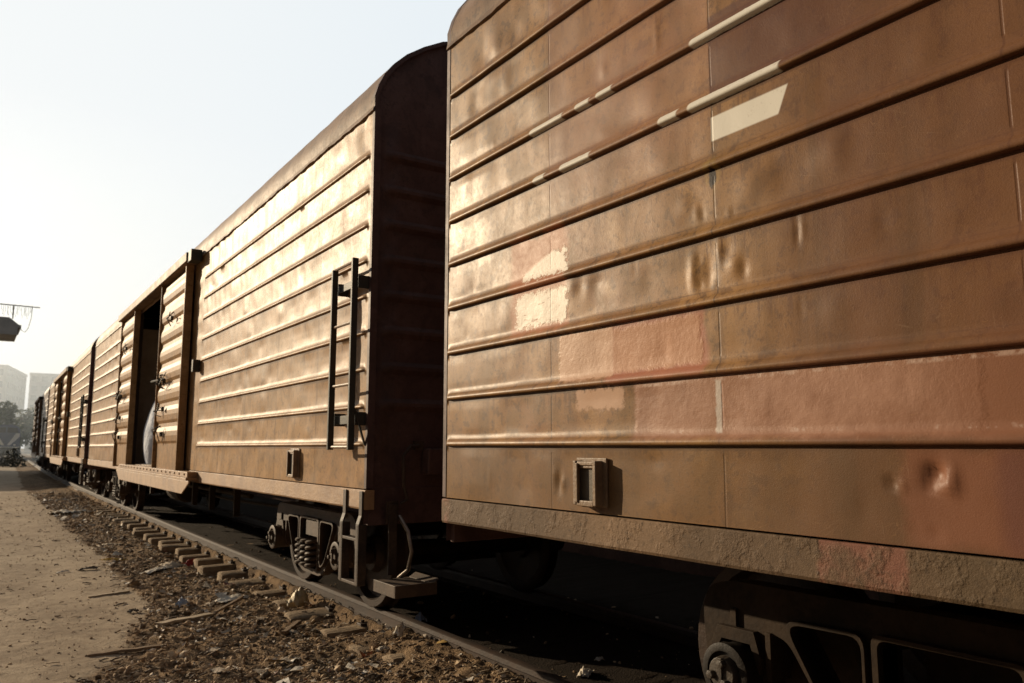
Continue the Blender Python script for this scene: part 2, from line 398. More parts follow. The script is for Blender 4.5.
def side_wall(disp, fine, door, ribspan, yw, rk=1.0, rowstep=.03):
    """sheet side with rolled ribs; local y runs along the wagon, outside is -x.
    door: (y0, y1) opening or None; ribspan: list of (y0, y1) stretches carrying ribs; fine: (y0, y1, step) list"""
    ys = set()
    for a, b, st in fine:
        n = max(1, int(round((b-a)/st)))
        for k in range(n+1): ys.add(round(a+(b-a)*k/n, 4))
    for a, b in ribspan:
        for e, s in ((a, 1), (b, -1)):
            for q in (0, .012, .03, .05): ys.add(round(e+s*q, 4))
    if door: ys.update(door)
    ys = sorted(ys)
    prof = [(-.050, 0), (-.0285, 0.0), (-.0275, .014), (-.0245, .030), (-.015, .0375), (.000, .036), (.014, .027), (.026, .014), (.036, .002), (.050, 0)]
    prof = [(a*rk if abs(a) < .04 else a, b*rk) for a, b in prof]
    zs = [(ZS1, 0)]
    for zr in RIBS:
        z0 = zs[-1][0]
        lo = zr-.05
        n = max(2, int((lo-z0)/rowstep))
        for k in range(1, n): zs.append((z0+(lo-z0)*k/n, 0))
        zs += [(zr+a, b) for a, b in prof]
    z0 = zs[-1][0]
    for k in range(1, 9): zs.append((z0+(ZSEAM-z0)*k/8, 0))
    vs, fs = [], []
    for y in ys:
        rf = 0
        for a, b in ribspan:
            rf = max(rf, min(sstep(a, a+.05, y), sstep(b, b-.05, y) if False else sstep(0, .05, b-y)))
        for z, p in zs:
            edge = min(1, (z-ZS1)/.08, (ZSEAM-z)/.08+.35, (HL-abs(y))/.15) * (.12 + .88*sstep(.03, .075, min(abs(z-q) for q in RIBS)))
            vs.append((-(HW + p*rf*(1+.10*N(y*2, z*3, 0, 4)) + disp(y+yw, z)*max(0, edge)), y, z))
    nz = len(zs)
    for i in range(len(ys)-1):
        ym = (ys[i]+ys[i+1])/2
        for k in range(nz-1):
            zm = (zs[k][0]+zs[k+1][0])/2
            if door and door[0] < ym < door[1] and zm < 3.58: continue
            a = i*nz+k; fs.append((a, a+1, a+nz+1, a+nz))
    return MB().add(vs, fs)

def roof_mb(ys):
    mb = MB(); vs, fs = [], []; n = len(ROOF)
    for y in ys:
        for x, z in ROOF:
            d = .006*N(y*4, x*2, z, 11) if abs(x) > 1.1 and z > 3.7 else 0
            vs.append((x + math.copysign(d+.004, x), y, z))
    for i in range(len(ys)-1):
        for k in range(n-1):
            a = i*n+k; fs.append((a, a+1, a+n+1, a+n))
    # lapped lower hem, slightly ragged, standing proud of the side sheet
    mb.add(vs, fs)
    for s in (-1, 1):
        vs, fs = [], []
        for i, y in enumerate(ys):
            j = .010*N(y*9, 3, 1, 12)
            vs += [(s*(HW+.0085), y, ZSEAM+.02), (s*(HW+.016+.007*N(y*14, 1, 2, 13)), y, ZSEAM-.012+j), (s*(HW+.001), y, ZSEAM-.018+j)]
            if i: a = (i-1)*3; fs += [(a, a+1, a+4, a+3), (a+1, a+2, a+5, a+4)]
        mb.add(vs, fs)
    return mb

def end_wall(sgn):
    """end sheet with horizontal ribs, filled up to the roof line"""
    mb = MB()
    xs = [-1.43, -1.34, -1.32, -1.29] + [-1.2+.2*k for k in range(13)] + [1.29, 1.32, 1.34, 1.43]
    zs = [(.80, 0), (ZS1, 0)]
    for zr in RIBS[1:]:
        zr = zr + .012
        zs += [(zr-.045, 0), (zr-.03, .012), (zr-.012, .026), (zr+.012, .026), (zr+.03, .012), (zr+.045, 0)]
    zs.append((ZSEAM, 0))
    vs, fs = [], []
    for x in xs:
        rf = sstep(1.34, 1.29, abs(x)) if False else (1 if abs(x) <= 1.295 else (0 if abs(x) >= 1.335 else .5))
        for z, p in zs: vs.append((x, sgn*(HL - .035 + p*rf + .004*N(x*3, z*2, 0, 14)), z))
    nz = len(zs)
    for i in range(len(xs)-1):
        for k in range(nz-1):
            a = i*nz+k; fs.append((a, a+1, a+nz+1, a+nz))
    mb.add(vs, fs)
    top = [(x*.999, sgn*(HL-.035), z-.004) for x, z in ROOF]
    mb.add(top, [tuple(range(len(top)))])
    # end flange of the roof hoop and the corner angles
    o = [(x*1.003, z+.003) for x, z in ROOF]; i_ = [(x*.985, z-.02 if z > 3.8 else z) for x, z in ROOF]
    n = len(o); y = sgn*(HL+.004); vs = [(a, y, b) for a, b in o] + [(a, y, b) for a, b in i_]
    mb.add(vs, [(k, k+1, n+k+1, n+k) for k in range(n-1)])
    mb.add([(a, sgn*(HL-.04), b) for a, b in o] + [(a, y, b) for a, b in o], [(k, k+1, n+k+1, n+k) for k in range(n-1)])
    for s in (-1, 1):
        mb.box(min(s*1.382, s*1.4335), max(s*1.382, s*1.4335), min(sgn*(HL-.03), sgn*(HL+.004)), max(sgn*(HL-.03), sgn*(HL+.004)), ZS0+.14, ZSEAM)
    return mb

def door_profile(tk):
    """outline in (x, z) of a corrugated leaf; outside is -x"""
    x0 = -(HW+.035); xf = -(HW+tk)
    pts = [(x0, .985), (xf+.02, .985), (xf+.018, 1.36)]
    z = 1.36; pitch = (3.60-1.36)/8
    for k in range(8):
        pts += [(xf-.004, z+.03), (xf-.010, z+.10), (xf-.006, z+.16), (xf+.014, z+pitch-.06), (xf+.018, z+pitch-.010)]
        z += pitch
    pts += [(xf+.03, 3.60), (x0, 3.60)]
    return pts

def make_bogie(parent, yc, near_style=False):
    """two cast side frames and a bolster; wheels, springs and bearing caps are sub-parts"""
    mb = MB()
    jw = .83
    def half():
        return [(jw+.185, .54), (jw+.19, .66), (jw+.15, .745), (jw+.03, .772), (.45, .772), (0, .775)]
    rt = [(0, .185), (.22, .185), (.34, .235), (.44, .335), (.60, .575), (.655, .595), (jw-.13, .575), (jw-.13, .44), (jw-.15, .36), (jw-.105, .36), (jw-.09, .55), (jw, .575), (jw+.09, .55), (jw+.105, .38), (jw+.14, .38), (jw+.172, .45)] + half()
    rt = rt[:-1]
    lt = [(-s, z) for s, z in rt[::-1]]
    outl = rt + [(0, .775)] + lt[:-1]
    def rnd(poly, r=.04, n=4):
        out = []
        for i in range(len(poly)):
            p, c, q = (Vector((*poly[i-1], 0)), Vector((*poly[i], 0)), Vector((*poly[(i+1) % len(poly)], 0)))
            a = c + (p-c).normalized()*min(r, (p-c).length*.45); b = c + (q-c).normalized()*min(r, (q-c).length*.45)
            for k in range(n+1):
                t = k/n; v = a*(1-t)**2 + c*2*t*(1-t) + b*t*t; out.append((v.x, v.y))
        return out
    tri = rnd([(.285, .66), (.56, .655), (.575, .62), (.40, .335), (.33, .285), (.285, .30)], .05)
    tri2 = [(-s, z) for s, z in tri[::-1]]
    win = rnd([(-.225, .245), (.225, .245), (.225, .665), (-.225, .665)], .035)
    for s in (-1, 1):
        xo = s*.985
        mb.plate([(a+yc, b) for a, b in rnd(outl, .05, 3)], [[(a+yc, b) for a, b in h] for h in (tri, tri2, win)], 'x', xo-.045, xo+.045)
        # flanges round the openings and along the top
        for h in (tri, tri2, win):
            cs, cz = sum(p[0] for p in h)/len(h), sum(p[1] for p in h)/len(h)
            grow = [((a-cs)*1.10+cs+yc, (b-cz)*1.08+cz) for a, b in h]
            mb.plate(grow, [[(a+yc, b) for a, b in h]], 'x', xo-.075, xo+.075)
        if not near_style: mb.box(xo-.085, xo+.085, yc-.80, yc+.80, .735, .768)
        for q in (-1, 1):
            mb.prism([(yc+q*jw-.12, .50), (yc+q*jw-.09, .595), (yc+q*jw+.09, .595), (yc+q*jw+.125, .52), (yc+q*jw+.12, .46), (yc+q*jw+.07, .545), (yc+q*jw-.07, .545), (yc+q*jw-.11, .44)], 'x', xo-.075, xo+.075)
            mb.box(xo-.06, xo+.06, yc+q*(jw-.145)-.012, yc+q*(jw-.145)+.012, .42, .60)
            mb.box(xo-.06, xo+.06, yc+q*(jw+.02)-.014, yc+q*(jw+.02)+.014, .60, .665)
    bw = .90 if near_style else 1.03
    mb.box(-bw, bw, yc-.15, yc+.15, .515, .65)
    for s in (-1, 1): mb.box(s*.985-.05, s*.985+.05, yc-.225, yc+.225, .43, .455)
    mb.box(-.25, .25, yc-.2, yc+.2, .67, .84)
    mb.box(-.95, .95, yc-.10, yc+.10, .19, .245)
    bo = mb.build('bogie', M['iron'] if near_style else M['iron_tan'], parent, bevel=.008)
    for q in (-1, 1):
        yy = yc + q*jw
        ax = MB().lathe([(-1.0, .06), (-1.0, .072), (-.8, .085), (-.6, .09), (-.1, .08), (.1, .08), (.6, .09), (.8, .085), (1.0, .072), (1.0, .06)], (0, yy, .435), 'x', 20)
        ax.build('axle', M['wheel'], bo, smooth=True)
        for s in (-1, 1):
            w = MB()
            # t measured outward from the wheel's back face
            prof = [(-.005, .11), (-.005, .13), (.03, .15), (.012, .34), (0, .36), (0, .440), (.010, .460), (.022, .460), (.032, .440), (.045, .4375), (.13, .431), (.135, .425), (.135, .375), (.075, .355), (.085, .16), (.145, .135), (.145, .11)]
            w.lathe([(s*(t+.68), r) for t, r in prof], (0, yy, .435), 'x', 40)
            w.build('wheel', M['wheel'], bo, smooth=True, angle=30)
            c = MB(); xo = s*.985
            c.lathe([(xo-s*.02, .0), (xo-s*.02, .105), (xo+s*.11, .105), (xo+s*.115, .112), (xo+s*.145, .112), (xo+s*.15, .100), (xo+s*.150, .082), (xo+s*.135, .078), (xo+s*.135, .0)], (0, yy, .435), 'x', 28)
            cap = c.build('axle_box', M['steel_dark'] if near_style else M['iron_tan'], bo, smooth=True, angle=30)
            e = MB()
            e.lathe([(xo+s*.13, 0), (xo+s*.13, .066), (xo+s*.165, .060), (xo+s*.168, .0)], (0, yy, .435), 'x', 20)
            for k in range(3):
                a = PI/2 + k*2*PI/3 + .3
                e.lathe([(xo+s*.15, 0), (xo+s*.15, .017), (xo+s*.188, .017), (xo+s*.19, 0)], (0, yy+.042*math.cos(a), .435+.042*math.sin(a)), 'x', 6)
            e.box(min(xo+s*.15, xo+s*.176), max(xo+s*.15, xo+s*.176), yy-.012, yy+.012, .375, .495)
            for v_ in e.v: pass
            e.build('bearing_cap', M['cap'] if near_style else M['iron_tan'], bo, bevel=.002)
    for s in (-1, 1):
        sp = MB()
        for (dy, dx, r) in ((-.135, -.07, .062), (0, -.07, .062), (.135, -.07, .062), (-.135, .07, .062), (.135, .07, .062)):
            pts = [(s*.985+dx+r*math.cos(t), yc+dy+r*math.sin(t), .25+.25*t/(2*PI*5)) for t in np.linspace(0, 2*PI*5, 71)]
            sp.tube(pts, .016, 6)
        sp.build('spring', M['iron_tan'], bo, smooth=True)
    return bo

def make_wagon(name, yw, mats, near, bog_off, disp, fine):
    """everything in wagon coordinates: origin on the track centre line at rail height, near end towards -y ... +y"""
    root = empty(name)
    side, endm, roofm, sillm = mats
    door = (-1.1, 1.75)
    ribs = [(-HL+.055, -3.08), (3.10, HL-.055)]
    if near: ribs = [(-HL+.055, -3.05), (3.0, HL-.025)]
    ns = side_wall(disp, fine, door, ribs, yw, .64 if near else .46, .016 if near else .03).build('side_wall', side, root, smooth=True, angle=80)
    far = side_wall(lambda y, z: 0, [(-HL, HL, 1.2)], None, [], 0)
    far.v = [(-x, y, z) for x, y, z in far.v]
    far.build('side_wall', M['wood'] if not near else M['paint_dark'], root)
    inn = MB(); 
    inn.box(-HW+.035, -HW+.05, -HL+.1, door[0], 1.08, 3.6); inn.box(-HW+.035, -HW+.05, door[1], HL-.1, 1.08, 3.6)
    inn.build('lining', M['wood'], root)
    for e in door: MB().box(-HW-.03, -HW+.055, e-.03 if e > 0 else e-.02, e+.03 if e > 0 else e+.04, 1.04, 3.6).build('door_post', M['post'], root)
    if not near: MB().box(-HW+.06, HW-.06, 2.9, 2.95, 1.035, 3.5).build('bounce_bulkhead', M['wood'], root)  # pale bulkhead added to lighten the dark view through the doorway
    roof_mb(list(np.arange(-HL, HL+.001, .0625))).build('roof', roofm, root, smooth=True, angle=50)
    for sg in (-1, 1):
        end_wall(sg).build('end_wall', endm, root, smooth=True, angle=35)
        MB().box(-1.40, 1.40, sg*(HL-.05)-.02, sg*(HL-.05)+.02, .79, ZS1+.004).build('end_sill', endm, root, bevel=.005)
    # rough pressed side sills
    for s in (-1, 1):
        mb = MB(); vs, fs = [], []
        ys = np.arange(-HL, HL+.001, .0625 if s < 0 else .5)
        for y in ys:
            w = .0018*N(y*7, 2, 0, 21)
            vs += [(s*(HW-.02), y, ZS1-.0075), (s*(HW+.005), y, ZS1-.008), (s*(HW+.010+w), y, ZS1-.013), (s*(HW+.010+.002*N(y*6, 8, 0, 22)), y, (ZS0+ZS1)/2), (s*(HW+.010+w), y, ZS0+.012+.002*N(y*3, 5, 0, 23)), (s*(HW+.004), y, ZS0+.001+.002*N(y*3, 5, 0, 23)), (s*(HW-.06), y, ZS0+.001), (s*(HW-.06), y, ZS1-.009)]
        for i in range(len(ys)-1):
            for k in range(8): fs.append((i*8+k, i*8+(k+1) % 8, i*8+8+(k+1) % 8, i*8+8+k))
        fs += [tuple(range(8)), tuple(range((len(ys)-1)*8, len(ys)*8))]
        mb.add(vs, fs); mb.build('side_sill', sillm, root, smooth=True, angle=12)
    # floor and underframe
    u = MB(); u.box(-HW+.06, HW-.06, -HL+.08, HL-.08, .965, 1.03)
    u.build('floor', M['wood'], root)
    u = MB(); u.box(-.22, .22, -HL+.08, HL-.08, .74, .96)
    for k in range(-6, 7):
        u.prism([(-1.36, .95), (-1.36, .88), (-.22, .76), (.22, .76), (1.36, .88), (1.36, .95)], 'y', k*1.0-.05, k*1.0+.05)
    for s in (-1, 1):
        u.box(-.16, .16, s*(HL-.02)-.10, s*(HL-.02)+.10, .72, .98)
        u.box(-.13, .13, min(s*(HL-.06), s*(HL+.30)), max(s*(HL-.06), s*(HL+.30)), .77, .92)
        u.prism([(-.13, s*(HL+.28)), (.15, s*(HL+.28)), (.16, s*(HL+.50)), (.02, s*(HL+.52)), (.03, s*(HL+.40)), (-.09, s*(HL+.36)), (-.17, s*(HL+.50)), (-.20, s*(HL+.47))], 'z', .72, 1.0)
    u.lathe([(-.45, .0), (-.45, .15), (-.40, .19), (.40, .19), (.45, .15), (.45, 0)], (-.75, .9, .62), 'y', 20)
    u.tube([(-.5, -5.0, .62), (-.5, -1, .55), (-.4, 5, .6)], .022, 6); u.tube([(-.9, -3.6, .74), (-.9, 3.6, .72)], .03, 8)
    for yy in (-3.4, -2.2, -1.2, 2.1, 3.3): u.box(-1.05, -.98, yy-.03, yy+.03, .50, .90)
    u.build('underframe', M['iron'], root, bevel=.004)
    for s in (-1, 1): make_bogie(root, s*(HL-bog_off), near)
    # sliding doors with hanging rail and threshold
    for (y0, y1) in ((-2.56, -.90), (1.50, 3.02)):
        d = MB().prism(door_profile(.095), 'y', y0+.03, y1-.03)
        dl = d.build('sliding_door', side, root, bevel=.006)
        for e in (y0, y1):
            MB().box(-(HW+.125), -(HW+.03), e-.022 if e == y1 else e, e if e == y1 else e+.032, .965, 3.63).build('door_stile', side, dl, bevel=.004)
        rng = random.Random(3)
        for zz, big in ((3.03, 1), (2.20, 2), (1.82, 1), (1.48, 1)):
            lt = MB(); yb = y0 + (y1-y0)*(.45 if zz > 3 else .62)
            for k in range(3*big):
                a = rng.uniform(-.3, .3); b = rng.uniform(-.12, .12)
                lt.tube([(-(HW+.13), yb+a*.5, zz+b), (-(HW+.17+rng.random()*.05), yb+a*.9, zz+b*.5+rng.uniform(-.05, .05)), (-(HW+.14), yb+a*1.2, zz-b)], .007, 6)
            lt.lathe([(-(HW+.115), 0), (-(HW+.115), .035), (-(HW+.15), .03), (-(HW+.155), 0)], (0, yb, zz), 'x', 10)
            if big == 2: lt.tube([(-(HW+.15), yb-.1, zz+.02), (-(HW+.17), yb+.75, zz+.04)], .014, 6)
            lt.build('latch', M['ladder'], dl)
    t = MB().box(-(HW+.16), -(HW+.016), -2.72, 3.15, 3.625, 3.64).box(-(HW+.17), -(HW+.155), -2.74, 3.15, 3.63, 3.745).box(-(HW+.16), -(HW+.014), -2.72, 3.15, 3.735, 3.75)
    t.build('door_rail', roofm, root, bevel=.004)
    MB().box(-(HW+.150), -(HW+.018), -2.93, -2.74, 3.61, 3.755).build('rail_stop', M['ladder'], root, bevel=.006)
    th = MB().box(-(HW+.15), -(HW+.012), -3.3, 2.25, .925, .955)
    th.prism([(-3.45, .90), (-3.1, .765), (1.95, .765), (2.30, .905), (2.30, .923), (-3.45, .923)], 'x', -(HW+.15), -(HW+.135))
    th.box(-(HW+.125), -(HW+.0105), -3.25, 2.2, .957, 1.02)
    for k in range(19):
        th.lathe([(-(HW+.12), 0), (-(HW+.12), .016), (-(HW+.137), .014), (-(HW+.138), 0)], (0, -3.1+.28*k, .992), 'x', 6)
    th.build('threshold', sillm if not near else M['sill'], root, bevel=.003)
    MB().box(-(HW+.09), -(HW+.006), -3.07, -3.0, 2.21, 2.36).build('door_buffer', M['ladder'], root, bevel=.006)
    return root

def label_holder(parent, y0, y1, z0, z1, p):
    mb = MB(); x0 = -HW-.002
    w = .020
    xf = -HW-p
    mb.box(xf, x0, y0, y0+w, z0, z1).box(xf, x0, y1-w, y1, z0, z1)
    mb.box(xf+.002, x0, y0+w, y1-w, z0-.004, z0+w).box(xf+.004, x0, y0+w, y1-w, z1-w, z1-.003)
    mb.box(xf+.010, xf+.018, y0+w, y1-w, z1-w-.012, z1-w)
    mb.box(-HW-.012, -HW-.001, y0-.024, y1+.024, z0-.006, z1+.012)
    mb.box(xf-.004, xf+.006, y1-w-.014, y1-w, z0+.01, z1-.01)
    o = mb.build('label_holder', M['holder'], parent, bevel=.0035)
    MB().box(-HW-.030, -HW-.012, y0+w, y1-w, z0+w, z1-w).build('backing_plate', M['holder_back'], o)
    return o

def ladder(parent, ys, z0, z1, p):
    st = MB(); x = -HW-p
    for y in ys: st.box(x-.004, x+.040, y-.013, y+.013, z0-.01, z1 if y == ys[0] else z1-.02)
    rg = MB()
    for y in ys:
        for z in (z1-.16, z0+.20): st.box(x+.045, -HW+.004, y-.006, y+.006, z-.045, z+.045)
    st.box(x+.045, x+.052, ys[0], ys[1], z1-.19, z1-.135).box(x+.045, x+.052, ys[0], ys[1], z0+.165, z0+.225)
    o = st.build('ladder', M['ladder'], parent, bevel=.003)
    for k in range(4):
        z = z0 + .01 + k*(z1-z0-.02)/3.02
        r = MB().tube([(x+.02, ys[0], z), (x+.02, ys[1], z)], .011, 8); r.build('rung', M['holder'], o, smooth=True)
    b = MB().prism([(x+.03, z0+.26), (x+.045, z0+.26), (-HW+.002, z0+.02), (-HW-.01, z0+.02)], 'y', ys[0]-.02, ys[0]-.006)
    b.build('brace', M['ladder'], o)
    return o

def corner_step(parent, ya, yb):
    mb = MB(); x = -HW-.014
    for y in (ya, yb):
        mb.box(x-.010, x+.002, y-.026, y+.026, .86, 1.018)
        mb.prism([(x-.010, .86), (x+.002, .86), (x-.018, .80), (x-.03, .80)], 'y', y-.026, y+.026)
        mb.box(x-.03, x+.030, y-.0255, y-.012, .41, .80)
        mb.box(x-.030, x-.018, y-.012, y+.0255, .41, .80)
    for z in (.70, .415): mb.box(x-.028, x+.028, ya-.02, yb+.02, z-.010, z+.010)
    return mb.build('corner_step', M['iron_tan'], parent, bevel=.003)

# nearest wagon -------------------------------------------------------------
fineA = [(-HL, -1.5, .5), (-1.5, .6-A_Y, .25), (.6-A_Y, 1.4-A_Y, .016), (1.4-A_Y, 2.25-A_Y, .009), (2.25-A_Y, HL, .014)]
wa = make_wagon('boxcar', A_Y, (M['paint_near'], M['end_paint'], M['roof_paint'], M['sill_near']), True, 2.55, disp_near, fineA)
wa.location = (TRX, A_Y, 0)
tag(wa, 'nearest brown boxcar with pink paint patches, filling the right side', 'boxcar', 'boxcars coupled in the train')
label_holder(wa, 2.555-A_Y, 2.705-A_Y, 1.066, 1.252, .052)
# second wagon --------------------------------------------------------------
fineB = [(-HL, -2.9, .035), (-2.9, 3.0, .12), (3.0, HL, .06)]
wb = make_wagon('boxcar', B_Y, (M['paint'], M['end_paint'], M['roof_paint'], M['sill']), False, 2.12, disp_far, fineB)
label_holder(wb, 6.30-B_Y, 6.47-B_Y, 1.07, 1.285, .05)
ladder(wb, (-HL+.045, -HL+.415), 1.30, 2.60, .12)
corner_step(wb, -HL+.035, -HL+.315)
# fittings at the near end of the second wagon
f = MB()
f.box(-1.285, -1.225, -HL-.055, -HL-.043, .47, .93)
f.box(-1.30, -1.21, -HL-.042, -HL-.030, .80, .95)
f.build('step_hanger', M['iron_tan'], wb, bevel=.003)
f = MB()
TX0, TX1, TY0, TY1, TZ = -1.40, -1.12, -HL-.42, -HL-.03, .445
f.box(TX0, TX1, TY0, TY1, TZ-.02, TZ)
f.box(TX0-.012, TX0, TY0, TY1, TZ-.055, TZ+.02).box(TX0-.012, TX1, TY0-.012, TY0, TZ-.055, TZ+.02)
f.prism([(TX1, TZ), (TX1+.05, TZ+.03), (TX1+.05, TZ+.02), (TX1, TZ-.015)], 'y', TY0+.06, TY1)
f.build('end_step', M['iron_tan'], wb, bevel=.003)
f = MB().tube([(-1.06, -HL-.03, 1.32), (-1.13, -HL-.05, 1.315), (-1.19, -HL-.06, 1.25), (-1.185, -HL-.06, 1.05), (-1.16, -HL-.07, .96), (-1.2, -HL-.05, .93)], .013, 8)
f.box(-1.09, -1.02, -HL-.03, -HL+.002, 1.29, 1.35)
f.build('grab_pipe', M['iron_tan'], wb, smooth=True)
f = MB().tube([(-1.20, -HL-.03, .85), (-1.165, -HL-.10, .75), (-1.15, -HL-.13, .62), (-1.16, -HL-.10, .50), (-1.19, -HL-.02, .44)], .014, 8)
f.build('brake_hose', M['tread'], wb, smooth=True)
f = MB().box(-1.02, -.86, -HL-.10, -HL+.0, 1.12, 1.30); f.build('brake_box', M['end_paint'], wb, bevel=.01)

def place(w, yc):
    w.location = (TRX + curve_off(yc), yc, 0); w.rotation_euler = (0, 0, -math.atan(max(0, yc)/2000))
place(wb, B_Y)
tag(wb, 'tan boxcar with dark ladder at its corner and a half-open corrugated door', 'boxcar', 'boxcars coupled in the train')
wc = copy_tree(wb); place(wc, B_Y+PITCH)
tag(wc, 'third boxcar along, tan, coupled behind the one with the white sack in its doorway', 'boxcar', 'boxcars coupled in the train')
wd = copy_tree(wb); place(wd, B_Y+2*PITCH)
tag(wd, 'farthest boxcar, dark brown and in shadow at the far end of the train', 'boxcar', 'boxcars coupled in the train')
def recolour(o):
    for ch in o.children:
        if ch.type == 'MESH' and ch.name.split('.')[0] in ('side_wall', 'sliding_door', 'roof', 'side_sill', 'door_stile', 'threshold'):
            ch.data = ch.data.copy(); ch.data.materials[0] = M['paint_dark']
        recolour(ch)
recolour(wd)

# sack of bluish cloth standing in the doorway of the second wagon -------------------
m = Mat('pale_blue_woven_cloth'); a = m.noise(5, 4, .6); b = m.noise(90, 2, .5)
M['cloth'] = m.out(m.mix((.60, .65, .74), (.40, .46, .58), a.ss(.4, .65)), .8, a*1.0+b*.1, dist=.05, strength=.8)
sk = MB(); vs, fs = [], []
nk, nr = 22, 24
for i in range(nk+1):
    t = i/nk; z = 1.035 + 1.12*t
    r = .36*(math.sin(PI*min(1, .12+.88*t))**.55)*(1-.38*t) + .02
    for k in range(nr):
        a_ = 2*PI*k/nr; w = 1+.10*N(math.cos(a_)*2, math.sin(a_)*2, t*3.5, 31)+.05*math.sin(a_*7+t*4)*t
        vs.append((r*.55*w*math.cos(a_), r*1.32*w*math.sin(a_) - .20*t*t, z))
for i in range(nk):
    for k in range(nr): fs.append((i*nr+k, i*nr+(k+1) % nr, (i+1)*nr+(k+1) % nr, (i+1)*nr+k))
fs += [tuple(range(nr))[::-1], tuple(range(nk*nr, (nk+1)*nr))]
sk.add(vs, fs); o = sk.build('cloth_sack', M['cloth'], None, smooth=True, angle=70)
o.location = (TRX-1.17+curve_off(B_Y), B_Y+1.12, 0)
tag(o, 'pale blue cloth sack standing in the open doorway of the second boxcar', 'sack')

# ------------------------------------------------------------------ track
def rail_obj(xo, label, gap=None):
    prof = [(-.034, 0), (-.036, -.030), (-.012, -.040), (-.009, -.105), (-.060, -.125), (-.065, -.140), (.065, -.140), (.060, -.125), (.009, -.105), (.012, -.040), (.036, -.030), (.034, 0), (.026, .004), (-.026, .004)]
    ys = list(np.arange(-14, 80, 1.0)) + list(np.arange(80, 260, 6.0))
    mb = MB(); vs, fs = [], []; n = len(prof)
    for y in ys:
        for p, z in prof: vs.append((TRX+xo+curve_off(y)+p, y, z-.004))
    for i in range(len(ys)-1):
        for k in range(n): fs.append((i*n+k, i*n+(k+1) % n, i*n+n+(k+1) % n, i*n+n+k))
    fs += [tuple(range(n)), tuple(range((len(ys)-1)*n, len(ys)*n))]
    mb.add(vs, fs)
    o = mb.build('railway_rail', M['rail'], None, smooth=True, angle=30)
    tag(o, label, 'rail', 'rails of the train track'); return o
rn = rail_obj(-.75, 'rusty rail on the camera side, lit along the litter beside the train')
rail_obj(.75, 'rusty rail on the far side under the train, in deep shadow')
# sleepers: weathered ends sticking out of the dirt
m = Mat('weathered_sleeper'); a = m.noise(9, 5, .65); b = m.noise(1, 5, .7, v=m.vec(m.x*4, m.y*60, m.z*60)); rr = m.objrand()
col = m.mix((.36, .27, .175), (.23, .16, .10), a.ss(.38, .64)); col = m.mix(col, (.10, .07, .045), b.ss(.50, .62)*.7)
col = m.mix(col, (.28, .21, .14), rr*.4)
M['sleeper'] = m.out(col, .85, a*.6+b*1.0, dist=.018, strength=.9, spec=.2)
def sleeper_mesh():
    mb = MB(); vs, fs = [], []
    xs = [-1.20, -1.19, -1.16, -1.1, -.98, -.88, -.6, 0, .6, 1.0, 1.16, 1.20]
    prof = [(-.118, -.17), (-.116, -.03), (-.104, -.008), (-.07, 0), (0, .003), (.07, 0), (.104, -.008), (.116, -.03), (.118, -.17)]
    for i, x in enumerate(xs):
        e = 1.0 if abs(x) < 1.17 else (.96 if abs(x) < 1.195 else .88)
        dz = 0 if abs(x) < 1.17 else (-.006 if abs(x) < 1.195 else -.02)
        for p, z in prof:
            vs.append((x+.012*N(p*20, z*20, i, 41), p*e+.006*N(x*5, p*9, z, 42), z+dz+.006*N(x*6, p*14, 1, 43)))
    n = len(prof)
    for i in range(len(xs)-1):
        for k in range(n): fs.append((i*n+k, i*n+(k+1) % n, i*n+n+(k+1) % n, i*n+n+k))
    fs += [tuple(range(n)), tuple(range((len(xs)-1)*n, len(xs)*n))]
    return mb.add(vs, fs)
sl0 = sleeper_mesh().build('railway_sleeper', M['sleeper'], None, smooth=True, angle=45)
ch = MB()
ch.box(-.035, .035, -.05, .05, -.01, .022); ch.lathe([(.02, 0), (.02, .018), (.045, .016), (.046, 0)], (0, 0, 0), 'z', 6)
chair = ch.build('rail_clip', M['rail'], sl0, bevel=.003); chair.location = (-.84, 0, 0)
SLY = [-6.5, -5.8, -5.1, -4.3, -3.6, -2.9, -2.1, -1.4, -.7, 0.05, .8, 1.5, 2.25, 3.0, 3.7, 4.4, 5.15, 5.72, 6.30, 7.02, 7.78, 8.45, 9.15, 9.85, 10.5, 11.1, 11.7, 12.3, 12.9, 13.5, 14.1, 14.75, 15.4, 16.0, 16.7, 17.4, 18.1, 18.8, 19.5, 20.2, 20.9, 21.6, 22.3]
VIS = {6.30: 'weathered sleeper end nearest the camera, just below the hanging corner step', 7.02: 'second nearest sleeper end sticking out of the dirt by the bent rubbish lump',
       7.78: 'third nearest sleeper end, with a hollow of shadow along its side', 8.45: 'fourth nearest sleeper end, short and half covered by dirt',
       9.15: 'fifth nearest sleeper end, flush with the littered dirt beside the rail'}
rs = random.Random(5)
for k, y in enumerate(SLY):
    o = sl0 if k == 0 else sl0.copy()
    if k:
        COL.objects.link(o); c = chair.copy(); COL.objects.link(c); c.parent = o
    sh = rs.uniform(-.09, .12)
    o.location = (TRX+curve_off(y)+sh*.6, y, -.142 + rs.uniform(-.020, .006)); o.rotation_euler = (R(rs.uniform(-7, 7)), R(rs.uniform(-.8, .8)), R(rs.uniform(-4.0, 4.0)))
    for cc in o.children: cc.location = (-.84-sh*.6, 0, 0)
    if y in VIS: lab = VIS[y]
    elif 9.2 < y < 16.2: lab = 'weathered sleeper end in the regular row with shadowed gaps beside the second boxcar doorway'
    elif y > 16: lab = 'distant sleeper end half buried in dirt beside the rail under the second boxcar'
    else: lab = 'sleeper in deep shadow under the nearest boxcar'
    tag(o, lab, 'sleeper', 'sleepers under the track' if y in VIS else ('sleeper row by the doorway' if 9.2 < y < 16.2 else ('distant half buried sleepers' if y > 16 else 'sleepers in the shadow under the train')))

